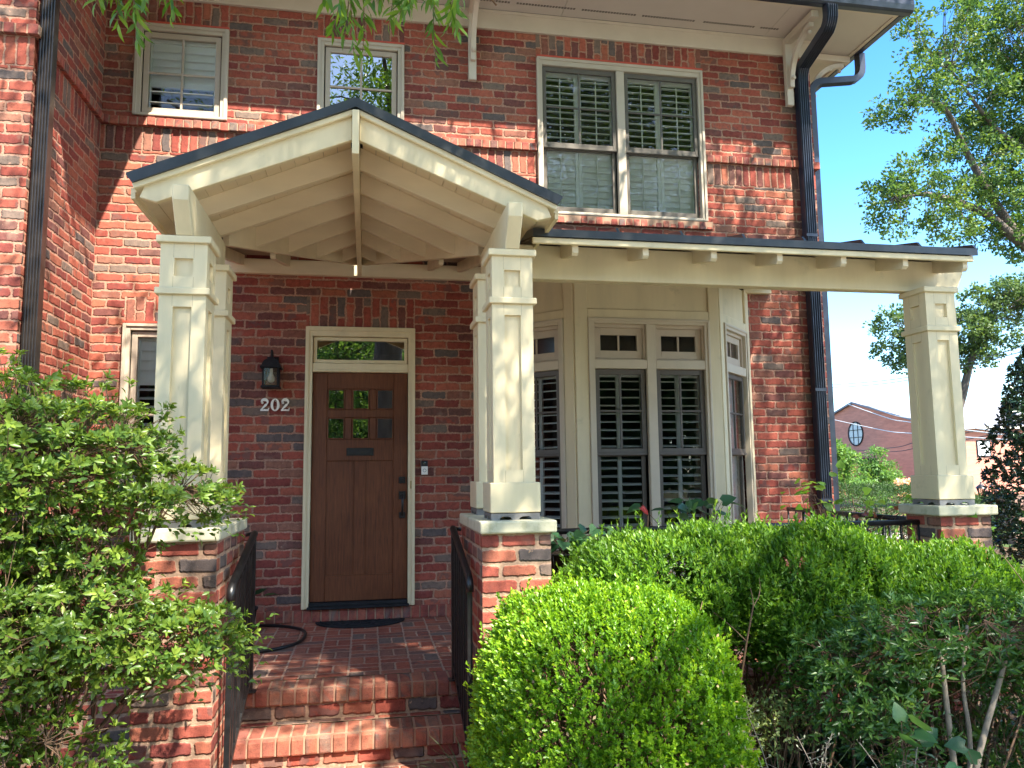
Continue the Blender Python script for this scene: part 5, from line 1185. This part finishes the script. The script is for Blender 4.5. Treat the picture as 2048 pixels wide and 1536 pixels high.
# trees across the street, seen only as reflections in the panes
def far_tree(name, label, base, lobes, L, W, per, mat, limbs, dens=26, group=None, rad=.55, bark='bark', cat='tree'):
    t = empty(name, label, cat, group, loc=base); Cc = []
    for (x, y, z, r) in lobes:
        n = max(4, int(dens * r * r)); d = unit(n) * (.35 + .65 * rng.random((n, 1)) ** .5) * r; Cc.append(np.array([x, y, z]) + d * [1, 1, .85])
    Cc = np.concatenate(Cc); c = clusters(Cc, rad * (.6 + .6 * rng.random(len(Cc))), per, L, W)
    leaves('crown', *c[:3], c[3], c[4], mat, t, c[5], T_RHOMB); items = list(limbs)
    allp = np.concatenate([np.array(l[0])[len(l[0]) // 3:] for l in limbs])
    for k in range(0, len(Cc), 3):
        j = np.argmin(((allp - Cc[k]) ** 2).sum(1)); items.append((curve3(allp[j], Cc[k], .0, .12, 5), list(np.linspace(.004 * rad * 12, .008, 5))))
    stems('trunk', items, M[bark], t, 6); return t
for i, (x, y, lab) in enumerate([(-8, -27, 'street tree across the road on the left, mirrored in the panes'), (2, -29, 'street tree across the road in the middle, mirrored in the panes'), (12, -27, 'street tree across the road on the right, mirrored in the panes')]):
    far_tree('street_tree', lab, (x, y, GZ), [(x + 4 * rng.normal() * .6, y + 2 * rng.normal(), 1.8 + 8 * rng.random(), 2.0 + rng.random()) for k in range(17)], .42, .22, 30, ML['oak'], [limb([(x, y, GZ), (x + .2, y, 3), (x - .1, y, 6), (x, y, 9)], .35, .1)], 7, 'trees across the road', .9)

far_tree('understory_tree', 'light green young tree behind the viewer, mirrored in the door panes', (-.2, -12.2, GZ), [(-1.2, -12.2, 1.9, .7), (-.2, -12.0, 1.9, .7), (-.5, -12.3, 2.8, .75), (.5, -12.3, 2.7, .6), (-1.6, -12.1, 3.0, .7), (-.1, -12.2, 3.7, .8), (-1.2, -12.4, 4.2, .6), (.7, -12.3, 4.0, .7), (.2, -12.2, 4.9, .7)], .12, .065, 30, ML['light'], [limb([(-.2, -12.2, GZ), (-.2, -12.2, .8), (-.25, -12.2, 2.2), (-.2, -12.2, 4.0)], .06, .02)], 60, None, .25)
for i, x in enumerate((-14, -5, 3.5, 12, 21)):
    far_tree('street_shrub', 'round shrub number %s along the far side of the road, mirrored in the bay window' % ('one two three four five'.split()[i]), (x, -24.5 - (i % 2), GZ), [(x + 2.2 * rng.normal() * .5, -24.5 - (i % 2) + .5 * rng.normal(), .8 + 1.5 * rng.random(), 1.5) for k in range(5)], .34, .2, 22, ML['oak'], [limb([(x, -24.5, GZ), (x, -24.5, .3), (x, -24.6, .9), (x, -24.5, 1.6)], .1, .03)], 9, 'shrubs across the road', .7, cat='shrub')

OAK = [(21.36, 16.71, 17.57, 1.68), (24.95, 18.05, 17.88, 2.19), (25.67, 16.84, 18.28, 2.12), (20.13, 16.22, 14.87, 1.11), (19.16, 16.51, 13.9, .86), (18.37, 16.68, 13.73, .43), (23.05, 17.68, 15.25, 1.73), (25.56, 18.25, 15.11, 1.79), (23.73, 17.84, 12.76, 1.64), (26.17, 18.37, 13.12, 1.99), (19.01, 16.87, 11.05, .99), (20.86, 17.53, 11.2, 1.4), (18.49, 17.08, 10.07, .54), (21.88, 17.45, 10.26, 1.02), (24.22, 17.97, 10.84, 1.44), (25.46, 17.83, 10.06, 1.35), (21.4, 17.23, 12.95, .74), (27.51, 17.82, 15.68, 2.98), (28.14, 18.2, 11.32, 2.59), (19.11, 17.02, 9.62, .45), (19.53, 16.66, 12.02, .54)]
far_tree('oak_tree', 'big oak filling the upper right sky, yellow green crown with long limbs', (30.2, 18.9, GZ), OAK, .16, .09, 26, ML['oak'],
         [limb([(30.2, 18.9, GZ), (30.1, 18.9, 3), (29.8, 18.7, 6.5), (29.1, 18.3, 8.5)], .45, .32), limb([(29.1, 18.3, 8.5), (27.2, 18.0, 8.9), (25.3, 17.9, 9.7), (23.8, 18.0, 10.9), (21.1, 17.5, 11.3), (19.2, 17, 10.9)], .30, .05),
          limb([(25.3, 17.9, 9.7), (24.2, 18.0, 11.5), (23.1, 17.9, 13.3), (21.7, 17.2, 14.6), (20.0, 16.6, 14.6)], .20, .04), limb([(29.1, 18.3, 8.5), (28.2, 18, 11.5), (25.9, 17.9, 13.4), (24.1, 17.6, 14.3), (21.8, 16.9, 16.0)], .24, .04), limb([(28.2, 18, 11.5), (27.4, 17.8, 14), (25.8, 17.4, 17)], .2, .04)], 34, None, .27)
OAK2 = [(25.79, 26.18, 8.13, 1.17), (25.28, 26.41, 6.92, .59), (26.05, 26.34, 6.31, .73), (29.86, 25.3, 9.17, 1.1), (31.3, 24.99, 9.52, 1.22), (29.15, 25.58, 7.85, 1.41), (30.59, 25.33, 7.64, 1.34), (29.64, 25.64, 6.51, .93), (27.93, 26.75, 8.54, 1.38), (28.69, 26.78, 7.04, 1.25), (32.26, 24.84, 9.26, 1.22), (27.0, 26.09, 6.9, .98)]
far_tree('oak_tree', 'darker oak behind the lone porch column, above the red gabled building', (28.3, 26.3, GZ), OAK2, .17, .10, 28, ML['oak_far'],
         [limb([(28.3, 26.3, GZ), (28.6, 26.2, 3), (29.06, 25.96, 4.7), (29.5, 25.7, 6.4), (30.3, 25.3, 8.3)], .30, .10), limb([(29.06, 25.96, 4.7), (28.2, 26.3, 6.3), (26.2, 26.2, 8)], .2, .05)], 38, None, .28)
far_tree('dogwood_tree', 'small layered green tree against the far gable, left by the house corner', (10.9, 9.2, GZ), [(10.7, 9.2, 1.95, .34), (11.0, 9.1, 1.55, .42), (11.35, 9.1, 1.50, .26), (11.25, 9.2, 1.15, .34), (10.8, 9.3, 1.1, .4), (11.5, 9.2, 1.12, .16)], .085, .045, 34, ML['light'], [limb([(10.9, 9.2, GZ), (10.9, 9.2, .5), (11.0, 9.2, 1.2), (11.0, 9.15, 1.9)], .05, .015)], 190, None, .14)
far_tree('ornamental_tree', 'feathery cone shaped young tree in front of the far red gable', (14.6, 12.7, GZ), [(14.65, 12.65, 1.62, .22), (14.6, 12.7, 1.35, .34), (14.45, 12.7, 1.1, .42), (14.8, 12.7, 1.05, .42), (14.6, 12.7, .75, .62), (14.2, 12.8, .65, .35), (15.05, 12.6, .65, .35)], .085, .04, 34, ML['light'], [limb([(14.6, 12.7, GZ), (14.6, 12.7, .4), (14.62, 12.68, 1.0), (14.64, 12.66, 1.7)], .05, .012)], 150, None, .16)
far_tree('flowering_shrub', 'low light green shrub with pale blossoms left of the porch column', (13.6, 11.2, GZ), [(13.0, 11.3, .62, .42), (13.6, 11.2, .58, .4), (14.3, 11.0, .60, .38), (12.4, 11.4, .6, .4)], .08, .045, 30, ML['light'], [limb([(13.6, 11.2, GZ), (13.6, 11.2, 0), (13.6, 11.2, .3), (13.7, 11.2, .55)], .03, .01)], 130, None, .16, cat='shrub')
n = 420; fl = np.stack([13.95 + .45 * rng.random(n), 10.75 + .2 * rng.random(n), .50 + .42 * rng.random(n)], 1)
leaves('blossoms', fl, unit(n), unit(n), .07, .07, leaf_mat('pale_pink_petal', [(0, (.75, .45, .38)), (1, (.85, .62, .52))], .3, .5), [o for o in bpy.data.objects if o.name.startswith('flowering_shrub')][0], rng.random(n), T_RHOMB)

def hedge_box(name, label, c, r, n, L, W, mat, ex=3.0, cat='hedge'):
    h = empty(name, label, cat, loc=(c[0], c[1], GZ)); p, q = superell(n, c, r, ex, -.8, .05, 2.2); n = len(p)
    s = join(sprigs(p - q * .05, q * .5 + upv * .7 + rng.normal(size=q.shape) * .35, .10, 8, L, W, .9), sprigs(c + (p - c) * .88, q + rng.normal(size=q.shape) * .6, .12, 5, L, W * 1.2, 1.0))
    leaves('foliage', *s[:3], s[3], s[4], mat, h, s[5], T_RHOMB)
    stems('stems', [(curve3((c[0] + rng.normal() * r[0] * .4, c[1] + rng.normal() * r[1] * .3, GZ), p[rng.integers(0, n)], 0, .1, 5), list(np.linspace(.02, .005, 5))) for k in range(60)], M['twig'], h, 4); return h
hedge_box('yew_hedge', 'dark green clipped hedge behind the house corner, beyond the porch railing', np.array([9.9, 6.3, .14]), (2.6, .8, .74), 3600, .05, .014, ML['hedge_far'])

hl = empty('holly_tree', 'dark glossy leaved evergreen cut off by the right edge of the view', 'tree', loc=(7.75, -.35, GZ)); n = 3300
zz = rng.uniform(-.35, 2.75, n); rad_ = np.interp(zz, [-.4, .1, .9, 1.7, 2.3, 2.8], [.62, .78, .80, .66, .42, .06]); a = rng.random(n) * 6.283; rr = rad_ * (.62 + .42 * rng.random(n) ** .6) * (1 + .10 * np.sin(a * 5 + zz * 6))
P = np.stack([7.72 + rr * np.cos(a), -.35 + rr * np.sin(a), zz], 1); D = np.stack([np.cos(a), np.sin(a), .45 + 0 * a], 1) + rng.normal(size=(n, 3)) * .3
s = sprigs(P, D, .05, 7, .078, .034, 1.0, 0, True, .25); leaves('foliage', *s[:3], s[3], s[4], ML['holly'], hl, s[5], T_OVAL)
stems('trunk', [limb([(7.72, -.35, GZ), (7.72, -.35, .6), (7.73, -.34, 1.6), (7.72, -.35, 2.6)], .06, .012)] + [(curve3((7.72, -.35, p[2] - .2), p, 0, .05, 4), list(np.linspace(.008, .003, 4))) for p in P[::9]], M['twig'], hl, 5)

# ------------------------------------------------------------------ far building, wires, gate
ch = empty('gabled_building', 'far red brick building with a round gable window and a gray roof', 'building', loc=(46, 41, GZ))
X0, Y0, YR, Y1, ZE, ZR = 33.49, 33.44, 41.1, 48.8, 3.66, 5.71
far_brick = plain_mat('far_orange_brick', (.62, .26, .185), .9, .2, var=.16, scale=1.3, bump=.2, bscale=6, stretch=(1, 1, 6))
m = MB(); m.face([(X0, Y1, -1.2), (X0, Y0, -1.2), (X0, Y0, ZE), (X0, YR, ZR - .02), (X0, Y1, ZE)]); m.face([(X0, Y0, -1.2), (64, Y0, -1.2), (64, Y0, ZE), (X0, Y0, ZE)]); m.face([(64, Y0, -1.2), (64, Y1, -1.2), (64, Y1, ZE), (64, YR, ZR - .02), (64, Y0, ZE)]); m.build('wall', far_brick, ch)
m = MB(); sl2 = (ZR - ZE) / (YR - Y0); o = .35
for s in (-1, 1):
    Yf = lambda y: y if s < 0 else 2 * YR - y
    a = [(X0 - .2, Yf(Y0 - o), ZE - o * sl2 + .06), (64.2, Yf(Y0 - o), ZE - o * sl2 + .06), (64.2, Yf(YR), ZR + .06), (X0 - .2, Yf(YR), ZR + .06)]
    m.face(a); m.face([(p[0], p[1], p[2] - .12) for p in a]); m.face([a[0], a[1], (a[1][0], a[1][1], a[1][2] - .12), (a[0][0], a[0][1], a[0][2] - .12)]); m.face([a[0], a[3], (a[3][0], a[3][1], a[3][2] - .12), (a[0][0], a[0][1], a[0][2] - .12)])
m.build('roof', plain_mat('gray_shingles', (.26, .27, .31), .9, .2, var=.12, scale=2), ch)
m = MB(); m.box(X0 + .1, 64, Y0 - o - .1, Y0 - o, ZE - .22, ZE - .06); m.build('gutter', M['white'], ch)
m = MB(); n = 32; cy_, cz_, r_ = 41.05, 3.55, .76
for i in range(n):
    a, b = 2 * math.pi * i / n, 2 * math.pi * (i + 1) / n; P = lambda q, r: (X0 - .06, cy_ + r * math.cos(q), cz_ + r * math.sin(q)); Q = lambda q, r: (X0, cy_ + r * math.cos(q), cz_ + r * math.sin(q))
    m.face([P(a, r_), P(b, r_), P(b, r_ + .08), P(a, r_ + .08)]); m.face([P(a, r_ + .08), P(b, r_ + .08), Q(b, r_ + .08), Q(a, r_ + .08)])
for t in (-.25, .25): m.box(X0 - .05, X0 - .01, cy_ + t - .02, cy_ + t + .02, cz_ - .71, cz_ + .71); m.box(X0 - .052, X0 - .012, cy_ - .71, cy_ + .71, cz_ + t - .02, cz_ + t + .02)
rw = m.build('round_window', M['matte_black'], ch)
m = MB(); m.face([(X0 - .02, cy_ + r_ * math.cos(2 * math.pi * i / n), cz_ + r_ * math.sin(2 * math.pi * i / n)) for i in range(n)]); m.build('glass', plain_mat('pale_far_glass', (.42, .47, .50), .25, .6), rw)
for k, x in enumerate((36.24, 42.5, 48.7)):
    m = MB(); m.ring(x - .07, x + .88, 1.80, 2.78, .07, .07, .07, .07, Y0 - .05, Y0 + .0); w_ = m.build('window', M['matte_black'], ch); m = MB(); m.box(x, x + .81, Y0 - .03, Y0 - .01, 1.87, 2.71); m.build('glass', plain_mat('white_blind_glass', (.80, .83, .85), .3, .6), w_)
an = empty('brick_annex', 'low flat roofed orange brick block below the round gable window', 'building', loc=(28, 42, GZ)); m = MB(); m.box(24.5, 33.40, 39.2, 46, -1.2, 1.62); m.build('wall', far_brick, an); m = MB(); m.box(24.3, 33.42, 39.0, 46.2, 1.621, 1.85); m.build('roof_edge', M['matte_black'], an)
WIRES = [[(31.77, 47.66, 7.41), (27.4, 28.19, 5.76), (22.35, 13.83, 5.36)], [(31.77, 47.68, 7.26), (27.56, 29.2, 5.65), (22.36, 13.85, 5.16)], [(31.76, 47.52, 8.71), (27.3, 30.41, 4.45), (25.41, 24.74, 3.44), (21.51, 13.35, 2.01)], [(31.76, 47.58, 8.14), (27.31, 30.44, 4.16), (25.41, 24.76, 3.26), (21.51, 13.35, 1.95)], [(31.78, 47.83, 5.92), (27.31, 30.54, 3.35), (25.42, 24.81, 2.77), (21.51, 13.36, 1.92)], [(31.81, 48.25, 2.21), (26.42, 28.79, 2.18), (25.53, 24.84, 2.38), (23.68, 17.98, 2.71), (22.38, 14.11, 2.9)], [(31.81, 48.26, 2.13), (26.43, 28.81, 2.0), (25.54, 24.87, 2.11), (23.69, 18.01, 2.44), (22.38, 14.15, 2.55)]]
WL = ['topmost thin wire crossing the pale sky left of the porch column', 'second wire from the top, just under the topmost one in the pale sky', 'sunlit white sagging cable running along the gable roof slope', 'sunlit pale sagging cable just under the one on the gable roof slope', 'sunlit pale sagging cable crossing the round gable window', 'dark wire rising to the right across the lower gable wall, upper of its pair', 'dark wire rising to the right across the lower gable wall, lower of its pair']
wire_sunlit = plain_mat('sunlit_cable', (.75, .74, .72), .5); wire_dark = plain_mat('dark_cable', (.03, .03, .035), .6)  # sunshine on the bright cables is put into their pale colour
for i, (pts, lb) in enumerate(zip(WIRES, WL)):
    m = MB(); m.tube(spline(pts, 10), .022 if 2 <= i <= 4 else .017, 5); tag(m.build('utility_wire', wire_sunlit if 2 <= i <= 4 else wire_dark), lb, 'wire', 'utility wires over the street')
gp_ = empty('gate_pier', 'small brick gate pier with a lantern on top, far right beside the porch column', 'pier', loc=(14.55, 8.75, GZ)); m = MB(); m.box(14.42, 14.72, 8.62, 8.92, GZ - .3, .36); m.build('shaft', M['brick'], gp_); m = MB(); m.box(14.37, 14.77, 8.57, 8.97, .361, .46); m.build('cap', M['brick'], gp_)
pl_ = empty('post_lantern', 'tiny dark lantern standing on the far gate pier', 'lantern', loc=(14.57, 8.77, .46)); m = MB(); m.lathe([(.05, .461), (.02, .48), (.02, .54), (.05, .56)], (14.57, 8.77, 0), 8)
for k in range(6): a = k * math.pi / 3; m.tube([(14.57 + .05 * math.cos(a), 8.77 + .05 * math.sin(a), .56), (14.57 + .095 * math.cos(a), 8.77 + .095 * math.sin(a), .72)], .008, 4)
m.build('frame', M['black'], pl_); m = MB(); m.lathe([(.12, .72), (.10, .76), (.05, .80), (.015, .83), (.02, .86), (.001, .88)], (14.57, 8.77, 0), 8); m.build('hood', M['black'], pl_); m = MB(); m.lathe([(.045, .56), (.088, .72)], (14.57, 8.77, 0), 6); m.build('panes', glass_mat('lantern_glass', .15), pl_)
fe = empty('green_fence', 'green iron fence panel between the gate pier and the stone wall', 'fence', loc=(14.5, 8.2, GZ)); m = MB()
for k in range(9): x, y = 14.50 - .04 * k * .9, 8.5 - .07 * k; m.tube([(x, y, GZ), (x, y, .42)], .012, 5)
m.build('pickets', plain_mat('green_iron', (.03, .10, .07), .5), fe); m = MB(); m.tube([(14.5, 8.5, .36), (14.2, 7.9, .36)], .012, 5); m.tube([(14.5, 8.5, .20), (14.2, 7.9, .20)], .012, 5); m.build('rails', plain_mat('green_iron_rail', (.03, .10, .07), .5), fe)
m = MB(); m.box(14.22, 18, 7.55, 7.95, GZ - .3, .58); tag(m.build('stone_wall', plain_mat('rubble_stone', (.24, .15, .12), .9, .2, var=.5, scale=7, bump=1, bscale=9, bdist=.05)), 'rough reddish stone wall at the far right behind the dark evergreen', 'wall')
bs = leafy('garden_shrub', 'little yellow green shrub just behind the lone right pier', 'shrub', (7.55, 1.25, GZ), [(7.5 + .22 * rng.normal(), 1.25 + .2 * rng.normal(), .30 + .45 * rng.random()) for i in range(150)], .09, .055, ML['vine'], T_OVAL, .003, droop=-.2)

# ------------------------------------------------------------------ ground
def soil():
    T = NT('garden_ground'); tc = T.n('TexCoord'); ob = tc.outputs['Object']; n1 = T.noise(ob, 18, 5, .7).outputs[0]; n2 = T.noise(ob, .35, 3).outputs[0]
    c = T.ramp(n1, [(.3, (.035, .024, .016)), (.55, (.085, .058, .038)), (.75, (.15, .11, .075))]); c = T.mix(T.smooth(n2, .45, .6), c, T.ramp(n1, [(.3, (.04, .065, .02)), (.7, (.09, .13, .045))]))
    T.bsdf(c, .95, .1, 0, n1, .8, .03); return T.m
m = MB(); xs = [-60, -12, -4, -2, 0, 2, 4, 8, 14, 30, 60, 140, 600]; ys = [-600, -60, -12, -8, -6, -5, -4, -3, -2, 0, 5, 12, 30, 60, 160, 900]
for i in range(len(xs) - 1):
    for j in range(len(ys) - 1): m.face([(xs[i], ys[j], GZ - .012), (xs[i + 1], ys[j], GZ - .012), (xs[i + 1], ys[j + 1], GZ - .012), (xs[i], ys[j + 1], GZ - .012)])
tag(m.build('ground', soil()), kind='structure')
m = MB(); m.face([(-.30, -6.9, GZ - .004), (1.20, -6.9, GZ - .004), (1.20, -2.35, GZ - .004), (-.30, -2.35, GZ - .004)]); tag(m.build('path', M['brick_floor']), kind='structure')
conc = plain_mat('concrete_walk', (.50, .47, .42), .9, .2, var=.12, scale=2, bump=.3)
m = MB(); m.box(8.4, 34, 9.6, 11.0, GZ - .3, GZ + .006); m.box(-30, 34, -10.6, -6.9, GZ - .3, GZ + .004); tag(m.build('sidewalk', conc), kind='structure')  # strip behind the viewer is unseen, widened to bounce sunlight under the porch
m = MB(); m.face([(-60, -22, GZ - .004), (80, -22, GZ - .004), (80, -10.8, GZ - .004), (-60, -10.8, GZ - .004)]); tag(m.build('road', plain_mat('asphalt', (.055, .055, .057), .9, .2, var=.2, scale=5, bump=.5)), kind='structure')
# ------------------------------------------------------------------ camera, sun, sky
cam = bpy.data.cameras.new('camera'); co = bpy.data.objects.new('camera', cam); col.objects.link(co)
yw, pt, rl = R(10.593), R(6.444), R(-.687)
f = Vector((math.sin(yw) * math.cos(pt), math.cos(yw) * math.cos(pt), math.sin(pt))); r0 = Vector((math.cos(yw), -math.sin(yw), 0)); u0 = r0.cross(f)
r1 = r0 * math.cos(rl) + u0 * math.sin(rl); u1 = -r0 * math.sin(rl) + u0 * math.cos(rl)
mw = Matrix((r1, u1, -f)).transposed().to_4x4(); mw.translation = Vector((.5143, -7.2083, 1.2285)); co.matrix_world = mw
cam.sensor_width = 36; cam.lens = 36 * 1558.3 / 2048; cam.clip_start = .05; cam.clip_end = 2000
scene.camera = co
sl = bpy.data.lights.new('sun', 'SUN'); sl.energy = 5.0; sl.angle = R(.53); sl.color = (1, .93, .81)
so = bpy.data.objects.new('sun', sl); col.objects.link(so); so.rotation_euler = Vector(tuple(SUN)).to_track_quat('Z', 'Y').to_euler(); so.location = (6, -10, 20)
w = bpy.data.worlds.new('World'); scene.world = w; w.use_nodes = True; nt = w.node_tree; nt.nodes.clear()
sk = nt.nodes.new('ShaderNodeTexSky'); sk.sky_type = 'NISHITA'; sk.sun_disc = False; sk.sun_elevation = math.asin(SUN[2]); sk.sun_rotation = math.atan2(SUN[0], SUN[1])
sk.air_density = 1.0; sk.dust_density = .6; sk.ozone_density = 1.6; sk.altitude = 200
bg = nt.nodes.new('ShaderNodeBackground'); bg.inputs[1].default_value = .145; ow = nt.nodes.new('ShaderNodeOutputWorld'); 
tc = nt.nodes.new('ShaderNodeTexCoord'); sx = nt.nodes.new('ShaderNodeSeparateXYZ'); nt.links.new(tc.outputs['Generated'], sx.inputs[0])
mr = nt.nodes.new('ShaderNodeMapRange'); nt.links.new(sx.outputs[1], mr.inputs[0]); mr.inputs[1].default_value = -.5; mr.inputs[2].default_value = .7
mx = nt.nodes.new('ShaderNodeMix'); mx.data_type = 'RGBA'; mx.inputs[6].default_value = (1.06, 1.04, 1.04, 1); mx.inputs[7].default_value = (.40, .74, .95, 1); nt.links.new(mr.outputs[0], mx.inputs[0])
ml = nt.nodes.new('ShaderNodeMix'); ml.data_type = 'RGBA'; ml.blend_type = 'MULTIPLY'; ml.inputs[0].default_value = 1; nt.links.new(sk.outputs[0], ml.inputs[6]); 
h1 = nt.nodes.new('ShaderNodeMapRange'); nt.links.new(sx.outputs[2], h1.inputs[0]); h1.inputs[1].default_value = .02; h1.inputs[2].default_value = .34; h1.inputs[3].default_value = 1; h1.inputs[4].default_value = 0
h2 = nt.nodes.new('ShaderNodeMix'); h2.data_type = 'RGBA'; nt.links.new(h1.outputs[0], h2.inputs[0]); nt.links.new(mx.outputs[2], h2.inputs[6]); h2.inputs[7].default_value = (.80, .92, .98, 1)
h3 = nt.nodes.new('ShaderNodeMapRange'); nt.links.new(sx.outputs[2], h3.inputs[0]); h3.inputs[1].default_value = .32; h3.inputs[2].default_value = .60
h5 = nt.nodes.new('ShaderNodeMath'); h5.operation = 'MULTIPLY'; nt.links.new(h3.outputs[0], h5.inputs[0]); nt.links.new(mr.outputs[0], h5.inputs[1])
h4 = nt.nodes.new('ShaderNodeMix'); h4.data_type = 'RGBA'; nt.links.new(h5.outputs[0], h4.inputs[0]); nt.links.new(h2.outputs[2], h4.inputs[6]); h4.inputs[7].default_value = (.20, .52, .86, 1)
nt.links.new(h4.outputs[2], ml.inputs[7]); nt.links.new(ml.outputs[2], bg.inputs[0]); nt.links.new(bg.outputs[0], ow.inputs[0])
vs = scene.view_settings; vs.view_transform = 'Standard'; vs.look = 'None'; vs.gamma = 1; vs.exposure = 2.03; vs.use_curve_mapping = False
scene.cycles.max_bounces = 8; scene.cycles.transparent_max_bounces = 12; scene.cycles.diffuse_bounces = 5
scene.cycles.use_denoising = True
